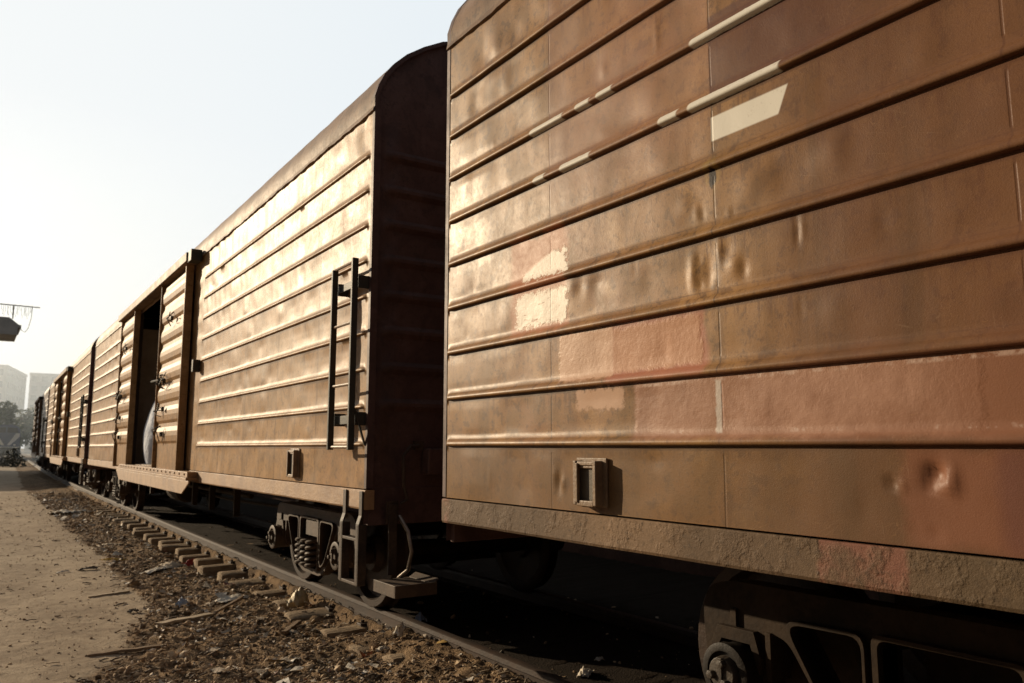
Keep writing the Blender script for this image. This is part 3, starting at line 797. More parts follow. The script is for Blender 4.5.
# ------------------------------------------------------------------ ground
def path_edge(y):
    pts = [(-20, -.6), (3, -.4), (5.2, .1), (6.1, .62), (6.8, 1.0), (8.5, 1.45), (10.8, 1.55), (17, 1.55), (27, 1.7), (34, 1.6), (50, 2.1), (80, 3), (200, 8), (900, 20)]
    for (a, b), (c, d) in zip(pts, pts[1:]):
        if a <= y <= c: return b+(d-b)*(y-a)/(c-a)
    return pts[-1][1] if y > 0 else pts[0][1]
def gheight(x, y):
    xt = x - curve_off(y)
    e = path_edge(y) + .16*N(x*.9, y*.9, 0, 51) + .06*N(x*4, y*4, 0, 52)
    deb = sstep(e-.10, e+.25, x) * (1-sstep(7.5, 9.5, xt))
    h = -.245 + .010*N(x*.5, y*.5, 0, 53) + .010*N(x*1.7, y*.22, 0, 66)*sstep(2.2, 1.2, x)
    h += (1-deb)*(.006*N(x*4, y*4, 0, 54) + .0035*N(x*13, y*13, 0, 58) + .0055*N(x*29, y*29, 0, 60))
    h += deb*(.020*N(x*2.2, y*2.2, 0, 55) + .026*N(x*6, y*6, 0, 56) + .018*N(x*15, y*15, 0, 57) + .010*N(x*27, y*27, 0, 64))
    h += deb*.055*sstep(1.8, 2.4, xt)
    near = sstep(6.25, 5.7, y)                       # dirt has buried the sleepers closest to the camera
    h += deb*(.105*near)*sstep(2.3, 2.75, xt)
    if 9.0 < y < 18 and 2.3 < xt < 2.95: h -= .065*sstep(9, 10, y)*sstep(18, 15, y)*sstep(2.3, 2.45, xt)
    if xt > 2.94: h = -.115 + .4*(h+.15)*(1 if h < -.1 else .3)
    if 2.70 < xt <= 2.86 and y < 40:                 # dirt heaped against the rail
        t = sstep(2.76, 2.83, xt)
        h = h*(1-t) + t*max(h, -.105 + .022*N(x*3, y*3, 0, 59) + .015*N(y*9, 1, 0, 65))
    if abs(xt-2.88) < .028: h = min(h, -.05)
    elif abs(xt-2.88) < .05 and xt > 2.88: h = min(h, -.05)
    if abs(xt-4.38) < .075: h = min(h, -.058)
    return h, deb
def grid(xs, ys, name, mat, kind=None):
    vs = []; cs = []
    for y in ys:
        for x in xs:
            h, d = gheight(x, y); vs.append((x, y, h)); cs.append(d)
    nx = len(xs); fs = [(j*nx+i, j*nx+i+1, (j+1)*nx+i+1, (j+1)*nx+i) for j in range(len(ys)-1) for i in range(nx-1)]
    me = bpy.data.meshes.new(name); me.from_pydata(vs, [], fs)
    at = me.attributes.new('debris', 'FLOAT', 'POINT'); at.data.foreach_set('value', cs)
    me.polygons.foreach_set('use_smooth', [True]*len(fs)); me.materials.append(mat)
    o = bpy.data.objects.new(name, me); COL.objects.link(o); return o
m = Mat('dirt_path_and_trackside_dirt')
an = m.nt.nodes.new('ShaderNodeAttribute'); an.attribute_name = 'debris'; D = X(m.nt, an.outputs['Fac'])
a = m.noise(1.3, 5, .6); b = m.noise(9, 5, .65); c = m.noise(75, 4, .7); v = m.voro(26); v2 = m.voro(75)
pcol = m.mix((.42, .335, .24), (.29, .225, .158), (a*.6+b*.4).ss(.40, .62)); pcol = m.mix(pcol, (.17, .115, .07), c.ss(.56, .72)*.5)
pcol = m.mix(pcol, (.46, .35, .23), v2.ss(.18, .10)*.35)
dcol = m.mix((.28, .19, .112), (.095, .062, .036), (a*.4+b*.6).ss(.42, .60)); dcol = m.mix(dcol, (.42, .29, .175), c.ss(.55, .70)*.6)
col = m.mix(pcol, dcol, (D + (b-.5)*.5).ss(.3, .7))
col = m.mix(col, m.mix((.034, .024, .016), (.014, .010, .007), b), (m.x - m.y*m.y*.00025 + (b-.5)*.2).ss(2.90, 3.05))  # dirt under the train darkened in colour to deepen the shade there
lum = m.noise(24, 4, .6)
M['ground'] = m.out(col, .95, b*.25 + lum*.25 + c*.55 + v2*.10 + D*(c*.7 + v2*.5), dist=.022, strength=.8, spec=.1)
xs = [-400, -200, -90, -40, -20, -10, -6, -4, -3, -2.2] + list(np.arange(-1.8, -.2, .07)) + list(np.arange(-.2, 2.74, .026)) + list(np.arange(2.75, 3.05, .018)) + list(np.arange(3.1, 5.2, .12)) + [5.6, 6.2, 7, 8, 9, 10, 12, 16, 24, 40, 80, 160, 400]
ys = [-200, -80, -40, -20, -10, -5, -2, 0, 1.5] + list(np.arange(2.4, 12, .028)) + list(np.arange(12, 20, .07)) + list(np.arange(20, 40, .2)) + list(np.arange(40, 90, 1)) + [95, 105, 120, 140, 170, 220, 300, 420, 600, 900]
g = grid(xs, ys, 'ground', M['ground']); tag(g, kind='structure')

# ------------------------------------------------------------------ loose stones, scraps and twigs (nobody could count them)
def lump(mb, c, r, rng):
    ico = ICO; q = Matrix.Rotation(rng.uniform(0, 6.3), 3, Vector((rng.gauss(0, 1), rng.gauss(0, 1), rng.gauss(0, 1)+.01)).normalized())
    s = Vector((r*rng.uniform(.7, 1.5), r*rng.uniform(.6, 1.1), r*rng.uniform(.4, .85)))
    vs = []
    for p in ico[0]:
        k = rng.uniform(.78, 1.15); w = q @ Vector((p[0]*s.x*k, p[1]*s.y*k, p[2]*s.z*k)); vs.append((c[0]+w.x, c[1]+w.y, c[2]+w.z))
    mb.add(vs, ico[1])
t_ = (1+5**.5)/2
ICO = ([tuple(Vector(p).normalized()) for p in ((-1, t_, 0), (1, t_, 0), (-1, -t_, 0), (1, -t_, 0), (0, -1, t_), (0, 1, t_), (0, -1, -t_), (0, 1, -t_), (t_, 0, -1), (t_, 0, 1), (-t_, 0, -1), (-t_, 0, 1))],
       [(0, 11, 5), (0, 5, 1), (0, 1, 7), (0, 7, 10), (0, 10, 11), (1, 5, 9), (5, 11, 4), (11, 10, 2), (10, 7, 6), (7, 1, 8), (3, 9, 4), (3, 4, 2), (3, 2, 6), (3, 6, 8), (3, 8, 9), (4, 9, 5), (2, 4, 11), (6, 2, 10), (8, 6, 7), (9, 8, 1)])
rng = random.Random(11)
mb = MB(); n = 0
while n < 23000:
    y = 3.0 + 27*rng.random()**2.0; x = rng.uniform(-.2, 5.0 if rng.random() < .25 else 3.2)
    h, d = gheight(x, y)
    if rng.random() > (.12 + .88*d): continue
    if x - curve_off(y) > 2.98 and rng.random() > .15: continue
    if x - curve_off(y) > 2.8 and abs(x-curve_off(y)-2.88) < .08: continue
    if x - curve_off(y) > 2.40 and min(abs(y-q) for q in SLY) < .125 and rng.random() < .9: continue
    r = min(.05, min(.022, .0036*math.exp(rng.gauss(.70, .60)))) * (1 if d > .5 else .6) * (1+y*.03)
    lump(mb, (x, y, h + r*.15), r, rng); n += 1
for k in range(420):
    y = 4.2 + 11*rng.random()**1.5; x = rng.uniform(.7, 2.75); h, d = gheight(x, y)
    if d < .7 or min(abs(y-q) for q in SLY) < .16 and x > 2.3: continue
    lump(mb, (x, y, h), rng.uniform(.018, .045), rng)
for k in range(2600):
    y = 5.8 + 16*rng.random()**1.7; x = rng.uniform(-.3, 1.8); h, d = gheight(x, y)
    if d > .6: continue
    r = min(.016, .0022*math.exp(rng.gauss(.45, .6)))*(.8+y*.03); lump(mb, (x, y, h-r*.15), r, rng)
m = Mat('mixed_stones'); i = m.island(); a = m.noise(30, 3, .6)
col = m.ramp(i, [(0, (.09, .06, .035)), (.30, (.24, .16, .095)), (.62, (.40, .275, .165)), (.86, (.56, .42, .27)), (1, (.74, .61, .46))])
col = m.mix(col, (.05, .035, .022), a.ss(.5, .7)*.4)
M['stones'] = m.out(col, .85, a, dist=.006, spec=.2)
tag(mb.build('trackside_stones', M['stones']), 'small stones and dirt clods strewn beside the rail', 'stones', kind='stuff')
mb = MB()
for k in range(3600):
    y = 4.0 + 24*rng.random()**1.8; x = rng.uniform(.3, 3.0); h, d = gheight(x, y)
    if rng.random() > .06 + .94*d: continue
    L = rng.uniform(.02, .10)*(1.5 if rng.random() < .1 else 1)*(.7+y*.03); w = rng.uniform(.004, .014); a_ = rng.uniform(0, PI) if rng.random() < .5 else rng.gauss(.35, .3)
    dx, dy = math.cos(a_)*L/2, math.sin(a_)*L/2
    mb.tube([(x-dx, y-dy, h+.004+rng.random()*.01), (x+rng.uniform(-.01, .01), y+rng.uniform(-.01, .01), h+.008+rng.random()*.012), (x+dx, y+dy, h+.004+rng.random()*.012)], [w*.6, w*.7, w*.4], 4)
m = Mat('dry_twigs'); i = m.island()
M['twigs'] = m.out(m.ramp(i, [(0, (.06, .04, .025)), (.5, (.14, .095, .06)), (1, (.34, .26, .17))]), .85)
tag(mb.build('dry_twigs', M['twigs']), 'dry twigs and splinters scattered in the trackside dirt', 'twigs', kind='stuff')
mb = MB()
for k in range(1300):
    y = 4.3 + 27*rng.random()**1.6; x = rng.gauss(2.0, .5); h, d = gheight(x, y)
    if not .35 < x < 3.05 or d < .2: continue
    L = rng.uniform(.011, .036)*(.75+y*.035)*(2.3 if rng.random() < .18 else 1); el = rng.uniform(.25, .9); a_ = rng.uniform(0, PI); n3 = rng.randint(5, 8); vs = [(x, y, h+.012+L*rng.uniform(.05, .35))]
    for q in range(n3):
        t = 2*PI*q/n3 + rng.uniform(-.35, .35); rr = L*rng.uniform(.55, 1.25); u, w = rr*math.cos(t), rr*el*math.sin(t)
        vs.append((x+u*math.cos(a_)-w*math.sin(a_), y+u*math.sin(a_)+w*math.cos(a_), h+.006+L*abs(rng.gauss(0, .35))))
    mb.add(vs, [(0, 1+q, 1+(q+1) % n3) for q in range(n3)])
m = Mat('litter_scraps'); i = m.island(); a = m.noise(40, 3, .6)
col = m.ramp(i, [(0, (.66, .61, .53)), (.30, (.46, .40, .32)), (.55, (.24, .18, .12)), (.72, (.45, .36, .26)), (.85, (.30, .23, .15)), (.92, (.66, .62, .55)), (.97, (.30, .08, .05)), (1, (.40, .30, .05))])
col = m.mix(col, (.15, .11, .07), a.ss(.45, .7)*.55)
M['scraps'] = m.out(col, .7, a, dist=.006)
tag(mb.build('litter_scraps', M['scraps'], smooth=True), 'scraps of paper and plastic scattered along the dirt bank', 'litter', kind='stuff')

# ------------------------------------------------------------------ single pieces of rubbish
def gz(x, y): return gheight(x, y)[0]
m = Mat('dry_grey_timber'); a = m.noise(1, 5, .7, v=m.vec(m.x*3, m.y*70, m.z*70)); b = m.noise(6, 3)
M['timber'] = m.out(m.mix((.30, .215, .14), (.17, .115, .07), (a*.7+b*.3).ss(.4, .62)), .85, a, dist=.008, spec=.2)
M['timber_pale'] = simple('pale_split_timber', (.50, .40, .28), (.33, .25, .16), 8, .85, dist=.004)
def plank(p0, p1, w, t, mat, label, seed):
    a, b = Vector((*p0, 0)), Vector((*p1, 0)); L = (b-a).length; n = 12; vs, fs = [], []
    for i in range(n+1):
        u = -L/2 + L*i/n; taper = 1 - .25*abs(N(i*.7, seed, 0, 61))
        c = .012*N(i*.35, seed, 0, 62)
        for (p, q) in ((-w/2*taper, 0), (w/2*taper, 0), (w/2*taper*.94, t), (-w/2*taper, t*.96)):
            vs.append((u + (rng.uniform(-.02, .02) if i in (0, n) else 0), p + c, q + .006*N(i*.5, seed, 2, 63)))
    for i in range(n):
        for k in range(4): fs.append((i*4+k, i*4+(k+1) % 4, i*4+4+(k+1) % 4, i*4+4+k))
    fs += [(0, 1, 2, 3), (n*4, n*4+1, n*4+2, n*4+3)]
    o = MB().add(vs, fs).build('plank', mat, None, bevel=.003)
    mid = (a+b)/2; o.location = (mid.x, mid.y, max(gz(*p0), gz(*p1), gz(mid.x, mid.y))-.004)
    d = b-a; o.rotation_euler = (0, -math.atan2(gz(*p1)-gz(*p0), L), math.atan2(d.y, d.x))
    tag(o, label, 'plank', 'loose planks on the ground'); return o
plank((.83, 6.90), (1.40, 6.90), .045, .022, M['timber'], 'long thin brown plank lying alone across the edge of the dirt path', 1)
plank((1.46, 7.68), (1.97, 7.86), .085, .024, M['timber_pale'], 'pale split plank with papers piled behind it', 2)
plank((1.97, 7.80), (2.30, 8.10), .035, .02, M['timber'], 'narrow dark stick leaning off the end of the pale split plank', 3)
plank((1.12, 9.55), (1.52, 9.62), .05, .02, M['timber_pale'], 'short pale slat at the path edge farther back than the split plank', 4)
plank((2.20, 6.55), (2.42, 6.80), .05, .03, M['timber'], 'short broken stick in the dirt left of the nearest sleeper end', 5)
def crumple(name, x, y, sx, sy, sz, mat, label, cat, seed, rz=0, fl=.5):
    n = 14; vs, fs = [], []
    for j in range(n+1):
        for i in range(n+1):
            u, w = i/n*2-1, j/n*2-1
            e = 1 - .35*abs(N(u*1.5+seed, w*1.5, 0, 71))
            zz = sz*(fl*max(0, 1-(u*u+w*w)*.7) + .55*abs(N(u*2.6, w*2.6, seed, 72)) + .25*N(u*6, w*6, seed, 73))
            vs.append((sx/2*u*e, sy/2*w*e, max(.002, zz)))
    for j in range(n):
        for i in range(n): fs.append((j*(n+1)+i, j*(n+1)+i+1, (j+1)*(n+1)+i+1, (j+1)*(n+1)+i))
    o = MB().add(vs, fs).build(name, mat, None, smooth=True, angle=60)
    o.location = (x, y, gz(x, y)+.006); o.rotation_euler = (R(rng.uniform(-6, 6)), R(rng.uniform(-6, 6)), rz)
    tag(o, label, cat); return o
M['paper'] = simple('crumpled_white_paper', (.72, .66, .56), (.52, .45, .36), 12, .8, dist=.004)
M['paper_tan'] = simple('pale_card', (.60, .50, .37), (.45, .35, .25), 10, .85, dist=.004)
M['red'] = simple('red_plastic', (.40, .05, .04), (.25, .03, .025), 14, .5)
M['yellow'] = simple('yellow_plastic', (.55, .33, .05), (.4, .24, .05), 14, .5)
M['blue'] = simple('faded_blue_plastic', (.30, .38, .52), (.45, .48, .52), 14, .4)
M['darkrag'] = simple('dark_dirty_rag', (.06, .05, .04), (.10, .08, .06), 14, .85)
crumple('paper_scrap', 2.74, 5.52, .12, .09, .10, M['paper'], 'small crumpled white paper standing against the rail near the tray step', 'paper', 1, .4, .7)
crumple('paper_scrap', 2.55, 5.42, .11, .06, .04, M['paper'], 'flat white scrap in front of the crumpled paper by the rail', 'paper', 2)
crumple('cardboard_piece', 2.22, 11.1, .34, .20, .07, M['paper_tan'], 'pale folded cardboard piece beside the red wrapper', 'cardboard', 3, -.9, .6)
crumple('paper_scrap', 2.02, 10.9, .38, .18, .05, M['paper'], 'long white paper strip in front of the pale cardboard', 'paper', 4, .5)
crumple('red_wrapper', 2.52, 11.25, .26, .12, .08, M['red'], 'red plastic wrapper lying behind the pale cardboard', 'wrapper', 5, .3, .8)
crumple('yellow_wrapper', 1.72, 12.3, .36, .12, .04, M['yellow'], 'yellow plastic wrapper at the edge of the dirt path', 'wrapper', 6, .2)
crumple('white_bag', 1.95, 21.5, .75, .5, .14, M['paper'], 'heap of white plastic bags far down the bank by the path', 'plastic bag', 7, .4)
crumple('blue_bag', 1.82, 8.45, .13, .10, .075, M['blue'], 'crumpled pale blue plastic bag behind the split plank', 'plastic bag', 8, .4, .8)
crumple('newspaper', 2.25, 8.3, .34, .20, .06, M['paper'], 'torn white newspaper heaped behind the end of the split plank', 'newspaper', 9, .3)
crumple('paper_scrap', 1.72, 7.25, .10, .05, .02, M['paper'], 'small white chip on dark dirt right of the long thin plank', 'paper', 10, .5)
crumple('paper_scrap', 1.05, 11.55, .16, .07, .03, M['paper'], 'white scrap lying on the open path beside a dark rag', 'paper', 11, .1)
crumple('dirty_rag', 1.34, 11.6, .24, .10, .05, M['darkrag'], 'dark flattened rag lying on the open path', 'rag', 12, .1)
crumple('dirty_rag', 1.38, 8.45, .10, .08, .05, M['darkrag'], 'small dark clod of rag at the edge of the path', 'rag', 13, .1)
crumple('paper_scrap', 1.9, 14.3, .34, .22, .05, M['paper_tan'], 'pale flattened paper bag on the dirt above the cardboard', 'paper', 14, .2)
m = Mat('faded_bag_print'); a = m.noise(9, 3, .6); b = m.noise(14, 3)
col = m.mix((.56, .45, .28), (.30, .24, .13), a.ss(.4, .6)); col = m.mix(col, (.5, .14, .10), b.ss(.60, .66)*m.z.ss(.07, .02))
M['bag'] = m.out(col, .6, a, dist=.02)
crumple('refuse_bag', 2.66, 7.5, .22, .17, .16, M['bag'], 'bulging tan rubbish bag leaning near the rail in front of the wheel frame', 'rubbish bag', 21, .5, .9)
crumple('paper_scrap', 3.28, 4.02, .14, .09, .05, M['paper'], 'white scrap lying in the shadow between the rails nearest the camera', 'paper', 22, .6, .6)
crumple('paper_scrap', 3.57, 4.23, .07, .05, .03, M['paper'], 'small white flake in the dark between the rails behind the larger scrap', 'paper', 23, .2)
crumple('plastic_cup', 3.10, 5.9, .09, .08, .07, M['blue'], 'pale crushed plastic cup just behind the near rail right of the tray step', 'cup', 24, .2, .9)

# ------------------------------------------------------------------ far things
def leaf_tree(name, x, y, hgt, rad, label, mats, seed, nleaf=2600):
    rg = random.Random(seed); root = empty(name, (x, y, -.25)); tag(root, label, 'tree', 'trees beyond the end of the train')
    t = MB(); th = hgt*.45
    t.tube([(0, 0, 0), (.1, 0, th*.5), (.05, .1, th), (.2, 0, hgt*.8)], [.32, .26, .2, .06], 8)
    blobs = []
    for k in range(11):
        a_ = rg.uniform(0, 2*PI); q = rg.uniform(.15, .75)*rad; zz = rg.uniform(.16, .92)*hgt
        c = (q*math.cos(a_), q*math.sin(a_), zz); blobs.append((c, rad*rg.uniform(.28, .5)))
        t.tube([(.05, .05, th*rg.uniform(.7, 1.2)), (c[0]*.5, c[1]*.5, (th+zz)/2), c], [.12, .08, .03], 5)
    t.build('trunk', M['bark'], root, smooth=True)
    c_ = MB()
    for k in range(nleaf):
        (cx, cy, cz), br = rg.choice(blobs); d = Vector((rg.gauss(0, 1), rg.gauss(0, 1), rg.gauss(0, 1))).normalized()*br*rg.random()**.4
        p = Vector((cx, cy, cz))+d; s = rg.uniform(.14, .34)
        u = Vector((rg.gauss(0, 1), rg.gauss(0, 1), rg.gauss(0, .6))).normalized(); w = u.orthogonal().normalized()
        c_.add([p-u*s, p+w*s*.5, p+u*s, p-w*s*.5], [(0, 1, 2, 3)])
    c_.build('crown', mats, root); return root
M['bark'] = simple('grey_bark', (.09, .065, .045), (.05, .04, .03), 5, .9)
m = Mat('dusty_leaves'); i = m.island()
M['leaf'] = m.out(m.ramp(i, [(0, (.06, .085, .03)), (.5, (.10, .125, .05)), (1, (.18, .19, .09))]), .7)
m.b.inputs['Transmission Weight'].default_value = 0
leaf_tree('leafy_tree', 1.6, 108, 6.6, 3.0, 'pale dusty tree left of the farthest boxcar, behind the locomotive', M['leaf'], 1)
leaf_tree('leafy_tree', 4.9, 122, 6.9, 3.4, 'taller dusty tree right against the end of the train', M['leaf'], 2)
leaf_tree('leafy_tree', -1.5, 140, 8.0, 3.5, 'dusty tree at the left edge of the view below the apartment block', M['leaf'], 3)
leaf_tree('leafy_tree', 9.8, 132, 8.2, 3.6, 'rounded dusty tree mostly hidden behind the farthest boxcar', M['leaf'], 4)
def scrub(x, y, r, h, label, seed):
    rg = random.Random(seed); c = MB()
    for k in range(700):
        a_ = rg.uniform(0, 2*PI); q = r*rg.random()**.6; z = h*rg.random()*(1-(q/r)**2*.7)
        p = Vector((q*math.cos(a_), q*math.sin(a_), z)); s = rg.uniform(.05, .13)
        u = Vector((rg.gauss(0, 1), rg.gauss(0, 1), rg.gauss(0, 1))).normalized(); w = u.orthogonal().normalized()
        c.add([p-u*s, p+w*s*.5, p+u*s, p-w*s*.5], [(0, 1, 2, 3)])
    root = empty('scrub_bush', (x, y, -.25)); c.build('foliage', M['leaf_dark'], root)
    s_ = MB()
    for k in range(6):
        a_ = k*1.05; s_.tube([(0, 0, 0), (r*.35*math.cos(a_), r*.35*math.sin(a_), h*.6)], .02, 5)
    s_.build('stem', M['bark'], root); tag(root, label, 'bush', 'bushes beyond the train')
m = Mat('dark_scrub_leaves'); i = m.island()
M['leaf_dark'] = m.out(m.ramp(i, [(0, (.03, .03, .018)), (1, (.075, .07, .04))]), .8)
scrub(2.75, 74, .9, 1.6, 'dark scrub bush at the foot of the farthest boxcar, beside the rail', 3)
scrub(2.0, 92, 1.2, 1.2, 'low dark bush just right of the blue locomotive', 4)
# grey heap in front of the locomotive
mb = MB(); vs, fs = [], []; n = 20
for j_ in range(n+1):
    for i_ in range(n+1):
        u, w = i_/n*2-1, j_/n*2-1; q = u*u+w*w
        vs.append((1.3*u, 1.0*w, max(0, .75*(1-q))*(1+.5*N(u*3, w*3, 0, 91)) + .05*N(u*9, w*9, 0, 92) - .03))
for j_ in range(n):
    for i_ in range(n): fs.append((j_*(n+1)+i_, j_*(n+1)+i_+1, (j_+1)*(n+1)+i_+1, (j_+1)*(n+1)+i_))
M['rubble'] = simple('grey_rubble', (.22, .20, .18), (.12, .11, .095), 3, .95, dist=.08)
o = mb.add(vs, fs).build('rubble_heap', M['rubble'], smooth=True, angle=50); o.location = (1.55, 80, -.26)
tag(o, 'grey rubble heap on the ground in front of the blue locomotive', 'rubble heap')

# blue locomotive on the next track
M['blue_paint'] = simple('locomotive_blue_paint', (.035, .055, .13), (.05, .07, .14), 3, .4)
M['white_paint'] = simple('white_stripe_paint', (.70, .69, .66), (.6, .58, .54), 6, .45)
M['glass_dark'] = simple('dark_window_glass', (.02, .022, .026), (.03, .03, .034), 3, .12, bump=.02)
lx, ly = 3.1, 106.0
lr = empty('locomotive', (lx, ly, 0)); tag(lr, 'dark blue locomotive with a white V on its nose, far left', 'locomotive')
L = MB(); L.prism([(-1.35, .95), (1.35, .95), (1.35, 3.2), (1.1, 3.62), (.5, 3.82), (-.5, 3.82), (-1.1, 3.62), (-1.35, 3.2)], 'y', 0, 15)
L.build('body', M['blue_paint'], lr, bevel=.06)
L = MB().box(-1.3, 1.3, -.16, -.02, .55, 1.25).box(-1.38, 1.38, -.30, -.17, .45, .80); L.build('buffer_beam', M['steel_dark'], lr, bevel=.03)
for s in (-1, 1):
    MB().prism([(s*.12, 1.5), (s*.42, 1.5), (s*1.28, 2.45), (s*1.28, 2.85), (s*.92, 2.85)], 'y', -.012, -.004).build('nose_stripe', M['white_paint'], lr)
    MB().prism([(s*.08, 2.92), (s*1.1, 2.92), (s*1.02, 3.45), (s*.08, 3.5)], 'y', -.012, -.003).build('windscreen', M['glass_dark'], lr)
    MB().lathe([(-.02, .0), (-.02, .11), (-.10, .11), (-.11, 0)], (s*.85, 0, 1.55), 'y', 14).build('headlight', M['white_paint'], lr)
    MB().lathe([(-.30, .07), (-.55, .07), (-.55, .2), (-.60, .2), (-.62, 0)], (s*.86, 0, .95), 'y', 14).build('buffer', M['steel_dark'], lr, smooth=True, angle=30)
MB().prism([(-1.36, 1.25), (1.36, 1.25), (1.36, 1.33), (-1.36, 1.33)], 'y', -.013, -.004).build('waist_stripe', M['white_paint'], lr)
for yy in (3, 11.5):
    b = MB().box(-1.1, 1.1, yy-1.6, yy+1.6, .35, .9)
    bo = b.build('bogie', M['steel_dark'], lr, bevel=.05)
    for q in (-1, 1):
        for s in (-1, 1): MB().lathe([(s*.68, 0), (s*.68, .5), (s*.81, .48), (s*.82, 0)], (0, yy+q*1.0, .48), 'x', 24).build('wheel', M['wheel'], bo)

# apartment blocks in the haze
M['render'] = simple('stained_pale_render', (.42, .40, .37), (.33, .31, .285), .35, .9, dist=.01)
M['concrete'] = simple('grey_concrete', (.52, .50, .46), (.40, .385, .355), .8, .9, dist=.01)
def block(name, p0, p1, p2, h, label, floors, nw):
    """two faces: p0-p1 (front) and p1-p2 (side), plan parallelogram"""
    p0, p1, p2 = (Vector((*p, 0)) for p in (p0, p1, p2)); p3 = p0+(p2-p1)
    root = empty(name, (p1.x, p1.y, -.25)); tag(root, label, 'apartment block', 'apartment blocks behind the train')
    P = [p-p1 for p in (p0, p1, p2, p3)]
    w = MB(); w.add([(p.x, p.y, 0) for p in P]+[(p.x, p.y, h) for p in P], [(0, 1, 5, 4), (1, 2, 6, 5), (2, 3, 7, 6), (3, 0, 4, 7)]); w.build('wall', M['render'], root)
    c = Vector((sum(p.x for p in P)/4, sum(p.y for p in P)/4, 0)); r_ = [(p-c)*1.015+c for p in P]
    rf = MB(); rf.add([(p.x, p.y, h-.1) for p in r_]+[(p.x, p.y, h+.5) for p in r_], [(0, 1, 5, 4), (1, 2, 6, 5), (2, 3, 7, 6), (3, 0, 4, 7), (0, 3, 2, 1), (4, 5, 6, 7)]); ro = rf.build('roof', M['concrete'], root)
    tk = MB(); tk.box(c.x-1.5, c.x+1.5, c.y-1.5, c.y+1.5, h+.5, h+2.2); tk.build('water_tank', M['concrete'], ro)
    fh = h/floors
    for (a, b, n) in ((P[0], P[1], nw), (P[1], P[2], nw)):
        d = (b-a); L = d.length; d = d/L; nrm = Vector((d.y, -d.x, 0))
        for k in range(n):
            for fl in range(floors):
                m_ = a + d*(L*(k+.5)/n); ww = min(1.0, L/n*.3); z0, z1 = fl*fh+fh*.32, fl*fh+fh*.82
                q = [m_-d*ww, m_+d*ww]
                o = MB().add([(p.x+nrm.x*e, p.y+nrm.y*e, z) for e in (.02, .10) for z in (z0, z1) for p in q], [(0, 1, 3, 2), (4, 5, 7, 6), (0, 1, 5, 4), (2, 3, 7, 6), (0, 2, 6, 4), (1, 3, 7, 5)]).build('window', M['glass_dark'], root)
    return root
block('apartment_block', (-16, 248), (6.3, 250), (12.2, 281), 22.8, 'grey hazy apartment block at the left edge with its corner towards the camera', 7, 6)
block('apartment_block', (14.2, 306), (40, 306), (42, 330), 25.5, 'flat topped hazy apartment block just left of the farthest boxcar roof', 8, 9)

# station building out to the left with an unfinished concrete deck reaching over the path
sb = empty('station_building', (-16, 66, -.25)); tag(sb, 'grey concrete deck with a ragged wire fence jutting in from the left edge', 'building')
w = MB().box(-7, 6, 0, 21, 0, 9.27); w.build('wall', M['concrete'], sb)
w = MB().box(-7.4, 6.0, -.4, 21.4, 9.275, 9.85); w.build('roof', M['concrete'], sb)
for k in range(5):
    for fl in range(2):
        MB().box(6.0, 6.06, 1.6+k*4, 3.4+k*4, 1.4+fl*3.8, 3.3+fl*3.8).build('window', M['glass_dark'], sb)
        if k < 3: MB().box(-5.4+k*4, -3.6+k*4, -.06, 0, 1.4+fl*3.8, 3.3+fl*3.8).build('window', M['glass_dark'], sb)
dk = MB(); X1 = 18.05
dk.prism([(6.02, 9.28), (X1, 9.36), (X1, 9.86), (X1+.20, 9.88), (X1+.20, 10.08), (X1+.05, 10.10), (X1-.55, 10.58), (6.02, 10.55)], 'y', -1, 3.4)
d_ = dk.build('overhead_deck', M['concrete'], sb, bevel=.03)
fw = MB(); rg = random.Random(8)
fw.tube([(6.02, -.9, 11.47), (12, -.9, 11.55), (X1+1.25, -.9, 11.44)], .035, 6); 
for xx in np.arange(6.2, X1+.8, .10):
    top = 11.48 + rg.uniform(-.05, .08); ln = rg.uniform(.35, 1.0)
    fw.tube([(xx, -.9, top), (xx+rg.uniform(-.1, .1), -.9, top-ln*.5), (xx+rg.uniform(-.12, .12), -.9, top-ln)], .012, 4)
for xx in (8, 11, 14, 16.6, 17.7): fw.tube([(xx, -.9, 10.5), (xx, -.9, 11.5)], .04, 6)
fw.tube([(X1+.78, -.9, 11.45), (X1+.75, -.9, 10.6), (X1+.62, -.9, 9.9), (X1+.45, -.9, 9.6), (X1+.25, -.9, 9.7), (X1+.1, -.9, 10.0)], .02, 5)
fw.build('wire_fence', M['steel_dark'], d_)
pl = MB().box(12.2, 12.9, 0.6, 1.4, 0, 9.30); pl.build('pillar', M['concrete'], sb, bevel=.03)

# unseen shed and far-side wall, both added to keep sky light off the train
M['brick'] = simple('blocker_brick', (.16, .085, .06), (.10, .055, .04), 2.5, .9, dist=.01)
gs = empty('sky_blocker_shed', (-12, -24, -.25)); tag(gs, 'unseen brick shed added across the path to block low sky light', 'shed')
MB().box(-9, 0, -44, 43, 0, 7.6).build('wall', M['brick'], gs)
MB().prism([(-9.6, 7.5), (.9, 7.5), (.9, 7.7), (-4.5, 10.2), (-9.6, 7.7)], 'y', -44.5, 43.5).build('roof', M['concrete'], gs)
for k in range(8):
    d = MB().box(.0, .08, -40+k*10.4, -35.5+k*10.4, 0, 4.2).build('sliding_door', M['iron'], gs, bevel=.01)
    MB().box(.081, .14, -38-.05+k*10.4, -38+.05+k*10.4, 1.0, 1.5).build('handle', M['steel_dark'], d)
wl = MB()  # wall added behind the train to stop light coming in underneath
vs, fs = [], []
yy = list(np.arange(-40, 47, 2.0))
for y in yy:
    x = TRX+3.3+curve_off(y); vs += [(x, y, -.3), (x, y, 3.6), (x-.06, y, 3.6), (x-.06, y, 3.75), (x+.36, y, 3.75), (x+.36, y, -.3)]
